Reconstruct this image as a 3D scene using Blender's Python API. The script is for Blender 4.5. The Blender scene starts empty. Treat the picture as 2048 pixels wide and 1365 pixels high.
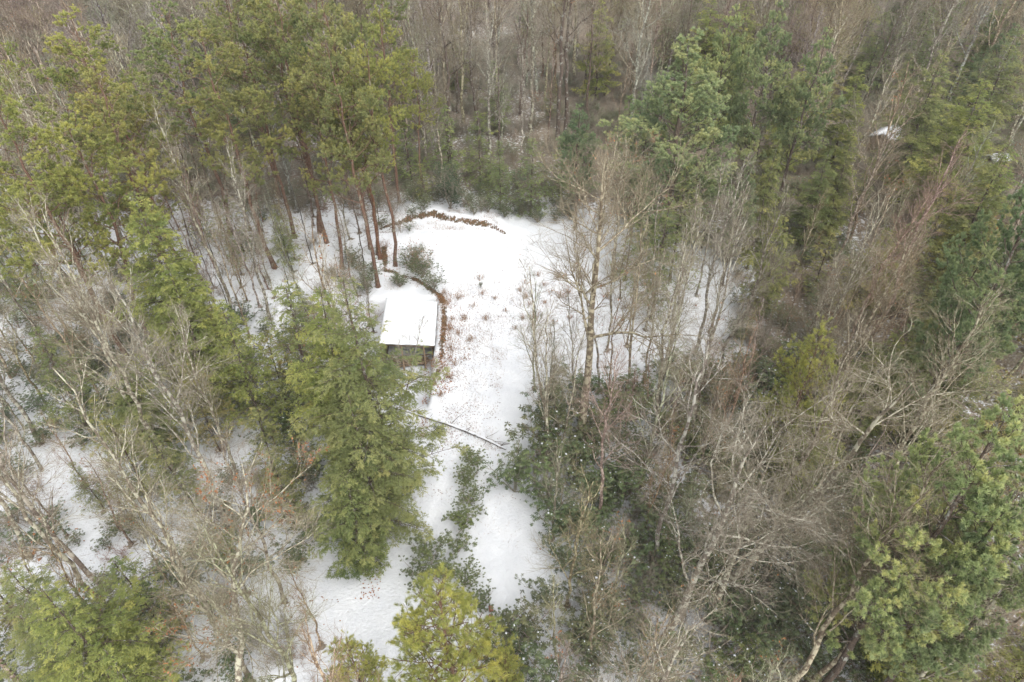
import bpy, math, random
import numpy as np
from math import radians, cos, sin, pi
from mathutils import Vector, Matrix, Euler

rng = np.random.default_rng(11)
random.seed(11)
C = bpy.context.scene.collection
sc = bpy.context.scene

# ------------------------------------------------------------------ camera, sky, light
HC = 36.0; TH = radians(38.4); F = 1365.0
cam_d = bpy.data.cameras.new('camera'); cam = bpy.data.objects.new('camera', cam_d); C.objects.link(cam)
cam_d.sensor_width = 36.0; cam_d.lens = 36.0 * F / 2048.0; cam_d.clip_end = 2000; cam_d.clip_start = 0.1
cam.location = (0, 0, HC); cam.rotation_euler = (pi / 2 - TH, 0, 0)
sc.camera = cam
w = bpy.data.worlds.new('World'); sc.world = w; w.use_nodes = True
nt = w.node_tree; bg = nt.nodes['Background']
sky = nt.nodes.new('ShaderNodeTexSky'); sky.sky_type = 'NISHITA'; sky.sun_disc = False
SUN_EL, SUN_ROT = radians(52), radians(150)
sky.sun_elevation = SUN_EL; sky.sun_rotation = SUN_ROT; sky.dust_density = 3.0
hs = nt.nodes.new('ShaderNodeHueSaturation'); hs.inputs['Saturation'].default_value = 0.12
nt.links.new(sky.outputs[0], hs.inputs['Color']); nt.links.new(hs.outputs[0], bg.inputs[0])
bg.inputs[1].default_value = 0.15
sl = bpy.data.lights.new('sun', 'SUN'); sl.energy = 0.6; sl.angle = radians(90); sl.color = (1, .975, .94)
so = bpy.data.objects.new('sun', sl); C.objects.link(so)
dv = Vector((sin(SUN_ROT) * cos(SUN_EL), cos(SUN_ROT) * cos(SUN_EL), sin(SUN_EL)))
so.rotation_euler = dv.to_track_quat('Z', 'Y').to_euler(); so.location = (0, 0, 80)
vs = sc.view_settings; vs.view_transform = 'Standard'; vs.look = 'None'; vs.gamma = 1; vs.exposure = 1.55
vs.use_curve_mapping = False
sc.cycles.max_bounces = 8; sc.cycles.diffuse_bounces = 6; sc.cycles.transparent_max_bounces = 4
sc.cycles.caustics_reflective = False; sc.cycles.caustics_refractive = False

HAZE = 0.00025
hm = bpy.data.materials.new('haze'); hm.use_nodes = True; hn = hm.node_tree.nodes; hn.clear()
hv = hn.new('ShaderNodeVolumePrincipled'); hv.inputs['Density'].default_value = HAZE; hv.inputs['Color'].default_value = (.97, .965, .95, 1); hv.inputs['Anisotropy'].default_value = .2
ho = hn.new('ShaderNodeOutputMaterial'); hm.node_tree.links.new(hv.outputs[0], ho.inputs['Volume'])
hb = bpy.data.meshes.new('haze'); hx, hy0, hy1, hz0, hz1 = 240, -50, 430, -5, 37.5
hb.from_pydata([(x, y, z) for x in (-hx, hx) for y in (hy0, hy1) for z in (hz0, hz1)], [], [(0, 1, 3, 2), (4, 6, 7, 5), (0, 4, 5, 1), (2, 3, 7, 6), (0, 2, 6, 4), (1, 5, 7, 3)])
hb.materials.append(hm); hz = bpy.data.objects.new('haze', hb); C.objects.link(hz); hz['kind'] = 'stuff'; hz['label'] = 'thin pale winter haze over the woods'
sc.cycles.volume_bounces = 1

# ------------------------------------------------------------------ pixel (2048x1365) -> world
def ray(px, py):
    a = (px - 1024) / F; b = (682.5 - py) / F
    return np.array([a, cos(TH) + b * sin(TH), -sin(TH) + b * cos(TH)])
def at(px, py, z=0.0):
    d = ray(px, py); k = (z - HC) / d[2]
    return np.array([d[0] * k, d[1] * k, z])
def proj(p):
    x, y, z = p[0], p[1], p[2] - HC
    dep = y * cos(TH) - z * sin(TH); up = y * sin(TH) + z * cos(TH)
    if dep < 0.5: return (1e5, 1e5)
    return (1024 + F * x / dep, 682.5 - F * up / dep)
def inside(poly, x, y):
    n = len(poly); c = False; j = n - 1
    for i in range(n):
        xi, yi = poly[i]; xj, yj = poly[j]
        if (yi > y) != (yj > y) and x < (xj - xi) * (y - yi) / (yj - yi) + xi: c = not c
        j = i
    return c
def seg_dist(X, Y, pts):
    """distance to a polyline and signed side, vectorised"""
    best = np.full(X.shape, 1e9)
    for (ax, ay), (bx, by) in zip(pts[:-1], pts[1:]):
        dx, dy = bx - ax, by - ay; L = dx * dx + dy * dy
        t = np.clip(((X - ax) * dx + (Y - ay) * dy) / L, 0, 1)
        best = np.minimum(best, np.hypot(X - ax - t * dx, Y - ay - t * dy))
    return best

# ------------------------------------------------------------------ noise for terrain
def vnoise(X, Y, s, seed=0):
    r = np.random.default_rng(seed); T = r.random((256, 256))
    x = X / s; y = Y / s; xi = np.floor(x).astype(int); yi = np.floor(y).astype(int)
    fx = x - xi; fy = y - yi; fx = fx * fx * (3 - 2 * fx); fy = fy * fy * (3 - 2 * fy)
    g = lambda a, b: T[a % 256, b % 256]
    return (g(xi, yi) * (1 - fx) + g(xi + 1, yi) * fx) * (1 - fy) + (g(xi, yi + 1) * (1 - fx) + g(xi + 1, yi + 1) * fx) * fy

# shed frame: roof corners
RB_L, RB_R, RF_R = at(762, 587, .5), at(876, 603, .5), at(870, 694, .35)
ey = (RB_R - RF_R)[:2]; ey /= np.linalg.norm(ey); ex = np.array([ey[1], -ey[0]])
SH_O = RF_R[:2]                                   # front right corner of roof
SH_D = float(np.dot((RB_R - RF_R)[:2], ey)) - .25; SH_W = 4.6
def sh(u, v):                                    # u metres left of the right edge, v metres behind the front edge
    return SH_O - ex * u + ey * v
BANK = [tuple(at(px, py)[:2]) for px, py in [(760, 462), (800, 452), (835, 442), (870, 438), (900, 447), (940, 453), (985, 459), (1010, 470)]]
BERM = [tuple(at(px, py)[:2]) for px, py in [(768, 500), (772, 545), (835, 566), (884, 598), (889, 640), (884, 690), (880, 735), (862, 768)]]
PATH = [tuple(at(px, py)[:2]) for px, py in [(930, 480), (960, 600), (960, 750), (940, 900), (900, 1000), (860, 1150), (800, 1365)]]
PATH2 = [tuple(at(px, py)[:2]) for px, py in [(950, 880), (970, 1000), (985, 1150), (985, 1365)]]

def ground(X, Y):
    X = np.asarray(X, float); Y = np.asarray(Y, float)
    z = (vnoise(X, Y, 18, 1) - .5) * 1.0 + (vnoise(X, Y, 5, 2) - .5) * .3
    z = z * np.clip(np.minimum(seg_dist(X, Y, PATH), 12) / 12, .12, 1)
    z += (vnoise(X, Y, 1.1, 3) - .5) * .07 + (vnoise(X, Y, .45, 4) - .5) * .03
    # bank behind the clearing
    bx = np.array([p[0] for p in BANK]); by = np.array([p[1] for p in BANK])
    o = np.argsort(bx); yb = np.interp(X, bx[o], by[o])
    side = np.clip((Y - yb) / .5 + .5, 0, 1)
    wx = np.clip((X - bx.min()) / 3, 0, 1) * np.clip((bx.max() + 1 - X) / 3, 0, 1)
    z += side * 1.0 * wx * np.clip(1 - (Y - yb) / 22, 0, 1)
    # hollow in which the shed stands
    u = -((X - SH_O[0]) * ex[0] + (Y - SH_O[1]) * ex[1]); v = (X - SH_O[0]) * ey[0] + (Y - SH_O[1]) * ey[1]
    inn = np.minimum(np.minimum(u - .12, 14 - u) / .3, np.minimum((SH_D + 1.5 - v) / .6, (v + 7.5) / 4.5))
    inn = np.clip(inn, 0, 1); inn = inn * inn * (3 - 2 * inn)
    z = z * (1 - inn) + inn * (-2.2 + (vnoise(X, Y, 1.5, 6) - .5) * .2)
    d = seg_dist(X, Y, BERM)
    z += .10 * np.exp(-(d / .45) ** 2) * (1 - inn)
    # soft wheel ruts
    for pl in (PATH, PATH2):
        d = seg_dist(X, Y, pl); z -= .07 * np.exp(-((d - .75) / .22) ** 2)
    return z
def gz(x, y): return float(ground(np.array([x]), np.array([y]))[0])

# ------------------------------------------------------------------ materials
def mat(name):
    m = bpy.data.materials.new(name); m.use_nodes = True
    n = m.node_tree.nodes; n.clear(); return m, n, m.node_tree.links
def N(n, t, **k):
    o = n.new(t)
    for a, b in k.items(): setattr(o, a, b)
    return o
def ramp(n, l, src, stops):
    r = n.new('ShaderNodeValToRGB'); e = r.color_ramp.elements
    while len(e) < len(stops): e.new(.5)
    for q, (p, c) in zip(e, stops): q.position = p; q.color = (*c, 1) if len(c) == 3 else c
    l.new(src, r.inputs[0]); return r
def mixc(n, l, f, a, b, mode='MIX'):
    m = n.new('ShaderNodeMix'); m.data_type = 'RGBA'; m.blend_type = mode
    for s, v in ((m.inputs[0], f), (m.inputs[6], a), (m.inputs[7], b)):
        if hasattr(v, 'is_linked') or hasattr(v, 'links'): l.new(v, s)
        elif isinstance(v, tuple): s.default_value = (*v, 1)
        else: s.default_value = v
    return m.outputs[2]
def noise(n, l, scale, detail=3, rough=.5, coord='Object'):
    tc = n.new('ShaderNodeTexCoord'); t = n.new('ShaderNodeTexNoise'); l.new(tc.outputs[coord], t.inputs['Vector'])
    t.inputs['Scale'].default_value = scale; t.inputs['Detail'].default_value = detail; t.inputs['Roughness'].default_value = rough
    return t.outputs['Fac']

def leaf_mat(name, a, b, c, trans=.25, rough=.55, spec=.3):
    """three colours along the 'tint' attribute, times the object's own tint"""
    m, n, l = mat(name)
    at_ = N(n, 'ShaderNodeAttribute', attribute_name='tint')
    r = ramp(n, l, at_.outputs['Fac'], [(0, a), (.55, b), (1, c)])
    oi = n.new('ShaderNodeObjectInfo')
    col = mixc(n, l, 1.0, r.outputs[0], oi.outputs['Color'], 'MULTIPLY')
    p = n.new('ShaderNodeBsdfPrincipled'); l.new(col, p.inputs['Base Color'])
    p.inputs['Roughness'].default_value = rough; p.inputs['Specular IOR Level'].default_value = spec
    t = n.new('ShaderNodeBsdfTranslucent'); l.new(col, t.inputs[0])
    mx = n.new('ShaderNodeMixShader'); mx.inputs[0].default_value = trans
    l.new(p.outputs[0], mx.inputs[1]); l.new(t.outputs[0], mx.inputs[2])
    o = n.new('ShaderNodeOutputMaterial'); l.new(mx.outputs[0], o.inputs[0]); return m

def bark_mat(name, dark, light, lichen, amount=.5, scale=5):
    m, n, l = mat(name)
    f = noise(n, l, scale * 3, 4, .7); f2 = noise(n, l, scale, 3, .6)
    base = ramp(n, l, f, [(.35, dark), (.65, light)]).outputs[0]
    k = ramp(n, l, f2, [(.5 - amount * .12 + .06, (0, 0, 0)), (.5 - amount * .12 + .14, (1, 1, 1))]).outputs[0]
    col = mixc(n, l, k, base, lichen)
    oi = n.new('ShaderNodeObjectInfo'); col = mixc(n, l, 1.0, col, oi.outputs['Color'], 'MULTIPLY')
    p = n.new('ShaderNodeBsdfPrincipled'); l.new(col, p.inputs['Base Color']); p.inputs['Roughness'].default_value = .9
    p.inputs['Specular IOR Level'].default_value = .15
    b = n.new('ShaderNodeBump'); b.inputs['Strength'].default_value = .6; b.inputs['Distance'].default_value = .03
    l.new(f, b.inputs['Height']); l.new(b.outputs[0], p.inputs['Normal'])
    o = n.new('ShaderNodeOutputMaterial'); l.new(p.outputs[0], o.inputs[0]); return m

def plain_mat(name, a, b, scale=8, rough=.8, bump=.2, coord='Object'):
    m, n, l = mat(name); f = noise(n, l, scale, 4, .6, coord)
    r = ramp(n, l, f, [(.3, a), (.7, b)])
    p = n.new('ShaderNodeBsdfPrincipled'); l.new(r.outputs[0], p.inputs['Base Color']); p.inputs['Roughness'].default_value = rough
    bb = n.new('ShaderNodeBump'); bb.inputs['Strength'].default_value = bump; bb.inputs['Distance'].default_value = .02
    l.new(f, bb.inputs['Height']); l.new(bb.outputs[0], p.inputs['Normal'])
    o = n.new('ShaderNodeOutputMaterial'); l.new(p.outputs[0], o.inputs[0]); return m

M = {}
M['bark_grey'] = bark_mat('bark_grey', (.085, .07, .055), (.18, .15, .12), (.36, .345, .28), .7, 3)
M['bark_branch'] = bark_mat('bark_branch', (.105, .088, .068), (.21, .18, .14), (.36, .345, .28), .7, 5)
M['bark_dark'] = bark_mat('bark_dark', (.05, .038, .03), (.12, .09, .07), (.25, .25, .22), .05, 3)
M['bark_pine'] = bark_mat('bark_pine', (.07, .042, .03), (.17, .10, .07), (.20, .18, .13), .05, 3)
M['twig'] = bark_mat('twig', (.15, .125, .095), (.25, .215, .165), (.31, .285, .23), .3, 6)
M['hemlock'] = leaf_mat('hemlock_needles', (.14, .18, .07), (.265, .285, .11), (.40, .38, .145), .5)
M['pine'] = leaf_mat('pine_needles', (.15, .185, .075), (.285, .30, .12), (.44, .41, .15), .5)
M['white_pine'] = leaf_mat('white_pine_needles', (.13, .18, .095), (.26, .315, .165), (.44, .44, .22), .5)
M['rhodo'] = leaf_mat('rhododendron_leaf', (.04, .056, .022), (.08, .10, .038), (.15, .165, .065), .2, .35, .5)
M['holly'] = leaf_mat('holly_leaf', (.012, .03, .012), (.03, .055, .02), (.06, .09, .03), .1, .4, .5)
M['rust'] = leaf_mat('rust_leaf', (.15, .055, .02), (.27, .105, .038), (.38, .18, .08), .3)
M['litter'] = leaf_mat('litter_leaf', (.07, .04, .025), (.16, .085, .045), (.30, .17, .09), .1)
M['weed'] = leaf_mat('weed_stalk', (.14, .075, .035), (.24, .14, .07), (.34, .22, .12), .15)
M['snow_clump'] = plain_mat('snow_clump', (.54, .553, .575), (.615, .623, .635), 3, .6)
M['plank'] = plain_mat('weathered_plank', (.08, .052, .034), (.20, .135, .085), 9, .85)
M['log'] = plain_mat('log_wood', (.12, .08, .05), (.28, .2, .13), 7, .9)
M['tin'] = plain_mat('roof_metal', (.10, .11, .11), (.2, .2, .19), 5, .5)
M['redwood'] = plain_mat('red_block', (.2, .08, .05), (.32, .15, .1), 12, .85)
M['dark_void'] = plain_mat('dark_boards', (.02, .017, .015), (.05, .04, .032), 9, .9)

def ground_mat():
    m, n, l = mat('snowy_ground')
    snow = ramp(n, l, noise(n, l, .6, 4, .6), [(.3, (.54, .552, .572)), (.7, (.62, .628, .638))]).outputs[0]
    soil = ramp(n, l, noise(n, l, 6, 5, .7), [(.3, (.03, .024, .016)), (.42, (.055, .055, .025)), (.52, (.10, .055, .03)), (.72, (.21, .115, .06))]).outputs[0]
    lit = ramp(n, l, noise(n, l, 7, 5, .75), [(.3, (.09, .075, .055)), (.7, (.27, .22, .165))]).outputs[0]
    sa = N(n, 'ShaderNodeAttribute', attribute_name='soil'); la = N(n, 'ShaderNodeAttribute', attribute_name='litter')
    def msk(att, nz, k, lo=.93):
        a = n.new('ShaderNodeMath'); a.operation = 'MULTIPLY_ADD'; l.new(nz, a.inputs[0]); a.inputs[1].default_value = k; l.new(att, a.inputs[2])
        return ramp(n, l, a.outputs[0], [(lo, (0, 0, 0)), (1.0, (1, 1, 1))]).outputs[0]
    def half(sock):
        a = n.new('ShaderNodeMath'); a.operation = 'MULTIPLY'; l.new(sock, a.inputs[0]); a.inputs[1].default_value = 1; return a.outputs[0]
    c = mixc(n, l, msk(la.outputs['Fac'], noise(n, l, 2.6, 6, .72), 1.0), snow, lit)
    c = mixc(n, l, msk(sa.outputs['Fac'], noise(n, l, 4, 6, .8), 1.15, .88), c, soil)
    p = n.new('ShaderNodeBsdfPrincipled'); l.new(c, p.inputs['Base Color']); p.inputs['Roughness'].default_value = .75
    p.inputs['Specular IOR Level'].default_value = .2
    b = n.new('ShaderNodeBump'); b.inputs['Strength'].default_value = .8; b.inputs['Distance'].default_value = .12
    l.new(noise(n, l, 5, 5, .6), b.inputs['Height']); l.new(b.outputs[0], p.inputs['Normal'])
    o = n.new('ShaderNodeOutputMaterial'); l.new(p.outputs[0], o.inputs[0]); return m
M['ground'] = ground_mat()

# ------------------------------------------------------------------ mesh building
class MB:
    def __init__(s): s.v = []; s.q = []; s.t = []; s.tint = []; s.n = 0; s.qm = []; s.tm = []
    def add(s, v, q=None, t=None, tint=.5, mi=0):
        v = np.asarray(v, float).reshape(-1, 3); s.v.append(v)
        if q is not None and len(q): s.q.append(np.asarray(q) + s.n); s.qm.append(np.full(len(q), mi))
        if t is not None and len(t): s.t.append(np.asarray(t) + s.n); s.tm.append(np.full(len(t), mi))
        s.tint.append(np.broadcast_to(np.asarray(tint, float), (len(v),)).copy()); s.n += len(v)
        return s
    def tubes(s, P, R, sides=3, tint=.5, mi=0, cap=False):
        m, n = P.shape[:2]
        T = np.gradient(P, axis=1); T /= np.linalg.norm(T, axis=2, keepdims=True) + 1e-9
        ref = np.where(np.abs(T[:, :1, 2:3]) > .8, np.array([[[1., 0, 0]]]), np.array([[[0, 0, 1.]]]))
        ref = np.broadcast_to(ref, T.shape)
        U = np.cross(T, ref); U /= np.linalg.norm(U, axis=2, keepdims=True) + 1e-9; V = np.cross(T, U)
        a = np.arange(sides) * 2 * pi / sides
        X = P[:, :, None] + R[:, :, None, None] * (np.cos(a)[:, None] * U[:, :, None] + np.sin(a)[:, None] * V[:, :, None])
        idx = np.arange(m * n * sides).reshape(m, n, sides)
        A = idx[:, :-1]; B = idx[:, 1:]; A2 = np.roll(A, -1, 2); B2 = np.roll(B, -1, 2)
        q = np.stack([A, A2, B2, B], -1).reshape(-1, 4)
        s.add(X, q, tint=tint, mi=mi); return s
    def box(s, c, size, rot=None, mi=0, tint=.5):
        x, y, z = np.array(size) / 2
        v = np.array([(a, b, d) for a in (-x, x) for b in (-y, y) for d in (-z, z)])
        if rot is not None: v = v @ np.array(rot.to_matrix()).T
        v = v + np.array(c)
        return s.add(v, [(0, 1, 3, 2), (4, 6, 7, 5), (0, 4, 5, 1), (2, 3, 7, 6), (0, 2, 6, 4), (1, 5, 7, 3)], mi=mi, tint=tint)
    def mesh(s, name, mats, smooth=False):
        me = bpy.data.meshes.new(name); v = np.concatenate(s.v)
        q = np.concatenate(s.q) if s.q else np.zeros((0, 4), int); t = np.concatenate(s.t) if s.t else np.zeros((0, 3), int)
        me.vertices.add(len(v)); me.vertices.foreach_set('co', v.astype(np.float32).ravel())
        me.loops.add(len(q) * 4 + len(t) * 3); me.loops.foreach_set('vertex_index', np.concatenate([q.ravel(), t.ravel()]).astype(np.int32))
        me.polygons.add(len(q) + len(t))
        st = np.concatenate([np.arange(len(q)) * 4, len(q) * 4 + np.arange(len(t)) * 3]).astype(np.int32)
        me.polygons.foreach_set('loop_start', st)
        mi = np.concatenate((s.qm or [np.zeros(0)]) + (s.tm or [np.zeros(0)])).astype(np.int32)
        me.polygons.foreach_set('material_index', mi)
        if smooth: me.polygons.foreach_set('use_smooth', np.ones(len(mi), bool))
        a = me.attributes.new('tint', 'FLOAT', 'POINT'); a.data.foreach_set('value', np.concatenate(s.tint).astype(np.float32))
        for k in (mats if isinstance(mats, list) else [mats]): me.materials.append(M[k])
        me.update(calc_edges=True); return me

def unit(v): return v / (np.linalg.norm(v, axis=-1, keepdims=True) + 1e-9)
def sample(P, R, idx, t):
    n = P.shape[1]; s = np.clip(t, 0, .999) * (n - 1); i = s.astype(int); f = (s - i)[:, None]
    a = P[idx, i]; b = P[idx, i + 1]
    return a + (b - a) * f, unit(b - a), R[idx, i] * (1 - f[:, 0]) + R[idx, i + 1] * f[:, 0]
def grow(P, R, idx, t, L, ang, phi, n, rf, tip, trop=0., wig=.1, rmax=None, flat=False, r=rng):
    base, tan, rad = sample(P, R, idx, t); m = len(idx)
    ref = np.tile([0, 0, 1.], (m, 1)) if flat else np.where(np.abs(tan[:, 2:3]) > .95, np.array([[1., 0, 0]]), np.array([[0, 0, 1.]]))
    U = unit(np.cross(tan, ref)); V = np.cross(tan, U)
    d = unit(np.cos(ang)[:, None] * tan + np.sin(ang)[:, None] * (np.cos(phi)[:, None] * U + np.sin(phi)[:, None] * V))
    Q = np.zeros((m, n, 3)); Q[:, 0] = base; step = (L / (n - 1))[:, None]
    for i in range(1, n):
        tr = trop[i - 1] if hasattr(trop, '__len__') else trop
        d = unit(d + r.normal(0, wig, (m, 3)) + np.array([0, 0, 1.]) * tr); Q[:, i] = Q[:, i - 1] + d * step
    r0 = rad * rf
    if rmax is not None: r0 = np.minimum(r0, rmax)
    r0 = np.maximum(r0, tip); k = np.linspace(0, 1, n)[None]
    return Q, r0[:, None] * (1 - k) + tip * k
def counts(L, per, lo, hi, r=rng):
    c = np.clip((L * per + r.random(len(L))).astype(int), lo, hi); return np.repeat(np.arange(len(L)), c), c
def plen(P): return np.linalg.norm(np.diff(P, axis=1), axis=2).sum(1)

def trunk_line(H, r0, n=14, wob=.25, lean=0., tip=.03, r=rng, power=1.0):
    z = np.linspace(-.4, H, n); x = np.cumsum(r.normal(0, wob, n)) * (H / 20) * .6; y = np.cumsum(r.normal(0, wob, n)) * (H / 20) * .6
    x -= x[0]; y -= y[0]; x += lean * z
    P = np.stack([x, y, z], 1)[None]; k = np.linspace(0, 1, n); R = (r0 * (1 - k) ** power + tip)[None]
    R[0, 0] *= 1.45; R[0, 1] *= 1.08
    return P, R

def tris_along(mb, P, R, per, length, width, ang, r, tint0, tint1, flat=True, tmin=0.02):
    """thin needle-twig triangles on both sides of each branchlet"""
    L = plen(P); idx, c = counts(L, per, 3, 60, r); m = len(idx)
    t = tmin + (1 - tmin) * r.random(m); b, tan, _ = sample(P, R, idx, t)
    ref = np.tile([0, 0, 1.], (m, 1)); U = unit(np.cross(tan, ref)); V = np.cross(tan, U)
    ph = (r.random(m) < .5) * pi + r.normal(0, .5 if flat else 2, m); a = ang + r.normal(0, .25, m)
    d = unit(np.cos(a)[:, None] * tan + np.sin(a)[:, None] * (np.cos(ph)[:, None] * U + np.sin(ph)[:, None] * V) + np.array([0, 0, -.12]))
    side = unit(np.cross(d, V + r.normal(0, .4, (m, 3)))); ln = length * (.6 + .8 * r.random(m)); wd = width * (.7 + .6 * r.random(m))
    v = np.stack([b - side * wd[:, None] / 2, b + side * wd[:, None] / 2, b + d * ln[:, None]], 1)
    tn = np.clip(tint0 + (tint1 - tint0) * t + r.normal(0, .15, m), 0, 1)
    mb.add(v, t=np.arange(m * 3).reshape(m, 3), tint=np.repeat(tn, 3))

def tufts(mb, c, dirs, k, length, width, r, tint, spread=1.0):
    m = len(c); d = np.repeat(dirs, k, 0); q = unit(r.normal(0, 1, (m * k, 3))); d = unit(d * .75 + q * spread)
    b = np.repeat(c, k, 0) + q * length * .12; side = unit(np.cross(d, unit(r.normal(0, 1, (m * k, 3)))))
    ln = length * (.7 + .6 * r.random(m * k)); wd = width
    v = np.stack([b - side * wd / 2, b + side * wd / 2, b + d * ln[:, None]], 1)
    tn = np.clip(np.repeat(tint, k) + r.normal(0, .08, m * k), 0, 1)
    mb.add(v, t=np.arange(m * k * 3).reshape(-1, 3), tint=np.repeat(tn, 3))

def leaves(mb, c, d, length, width, r, tint, droop=.0, mi=0):
    """kite leaf of four triangles' worth (2 tris folded)"""
    m = len(c); d = unit(d + np.array([0, 0, -droop])); side = unit(np.cross(d, r.normal(0, .25, (m, 3)) + np.array([0, 0, 1.])))
    nrm = np.cross(side, d); ln = (length * (.7 + .6 * r.random(m)))[:, None]; wd = (width * (.8 + .4 * r.random(m)))[:, None]
    v = np.stack([c, c + d * ln * .5 + side * wd / 2 - nrm * wd * .15, c + d * ln, c + d * ln * .5 - side * wd / 2 - nrm * wd * .15], 1)
    i = np.arange(m)[:, None] * 4
    mb.add(v, t=np.concatenate([i + [0, 1, 2], i + [0, 2, 3]]), tint=np.repeat(np.clip(tint, 0, 1), 4), mi=mi)

# a kit is a list of (part name, mesh, stuff?)
def hardwood(seed, H=20, r0=.17, *a, wob=.22, **k): return hardwood_(seed, H, r0, *a, wob=wob, **k)
def hardwood_(seed, H=20, r0=.17, crown=.4, spread=.30, nl=13, ang=.75, gnarl=.10, up=.10, twig_r=.006, leaves_n=0, fine=1.0, bark='bark_grey', sep=True, dead=False, wob=.22):
    r = np.random.default_rng(seed)
    P0, R0 = trunk_line(H, r0, 16, wob, 0, .02, r, .8)
    t1 = crown + (1 - crown) * (np.arange(nl) + r.random(nl) * .8) / nl * .93; t1[:2] -= .05
    L1 = H * spread * (1.15 - .75 * np.clip((t1 - crown) / (1 - crown), 0, 1) ** 1.3) * (.7 + .6 * r.random(nl))
    a1 = ang * (.75 + .5 * r.random(nl)); ph = np.arange(nl) * 2.4 + r.normal(0, .4, nl)
    P1, R1 = grow(P0, R0, np.zeros(nl, int), t1, L1, a1, ph, 9, .5, .012, up, gnarl, r=r)
    i2, _ = counts(L1, 2.1, 4, 14, r); t2 = .18 + .8 * r.random(len(i2))
    L2 = L1[i2] * (.62 - .38 * t2) * (.6 + .7 * r.random(len(i2)))
    P2, R2 = grow(P1, R1, i2, t2, L2, .6 + .45 * r.random(len(i2)), r.random(len(i2)) * 6.28, 6, .6, .008, up * .8, gnarl * 1.1, r=r)
    P2b, R2b = P2, R2
    # fine shoots on the trunk top too
    L2a = plen(P2); i3, _ = counts(L2a, 3.6 * fine, 3, 12, r); t3 = .12 + .88 * r.random(len(i3))
    L3 = np.clip(L2a[i3] * (.6 - .3 * t3), .35, 1.6) * (.6 + .7 * r.random(len(i3)))
    P3, R3 = grow(P2, R2, i3, t3, L3, .5 + .4 * r.random(len(i3)), r.random(len(i3)) * 6.28, 4, .6, twig_r * .7, up * .6, gnarl * 1.2, r=r)
    i4, _ = counts(L3, 5.0 * fine, 2, 7, r); t4 = .15 + .85 * r.random(len(i4)); L4 = (.22 + .4 * r.random(len(i4)))
    P4, R4 = grow(P3, R3, i4, t4, L4, .45 + .4 * r.random(len(i4)), r.random(len(i4)) * 6.28, 3, .7, twig_r * .45, .05, gnarl * 1.3, rmax=twig_r, r=r)
    kit = []
    kit.append(('trunk', MB().tubes(P0, R0, 9).mesh('trunk', bark, True), False))
    if sep:
        for k in range(nl):
            mb = MB().tubes(P1[k:k + 1], R1[k:k + 1], 6); s = i2 == k
            if s.any(): mb.tubes(P2[s], R2[s], 4)
            kit.append(('branch', mb.mesh('branch', 'bark_branch' if bark != 'bark_dark' else 'bark_dark', True), False))
    else:
        kit.append(('branches', MB().tubes(P1, R1, 5).tubes(P2, R2, 3).mesh('branches', 'bark_branch' if bark != 'bark_dark' else 'bark_dark'), True))
    if not dead:
        kit.append(('twigs', MB().tubes(P3, R3, 3).tubes(P4, R4, 3).mesh('twigs', 'twig'), True))
    if leaves_n:
        hot = r.choice(nl, max(2, nl // 3), replace=False); sel = np.flatnonzero(np.isin(i2[i3], hot))
        ii = r.choice(sel, leaves_n); c, tan, _ = sample(P3, R3, ii, r.random(leaves_n))
        mb = MB(); leaves(mb, c, tan + r.normal(0, .7, (leaves_n, 3)), .14, .09, r, r.random(leaves_n), .7)
        kit.append(('dead_leaves', mb.mesh('dead_leaves', 'rust'), True))
    return kit

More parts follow.
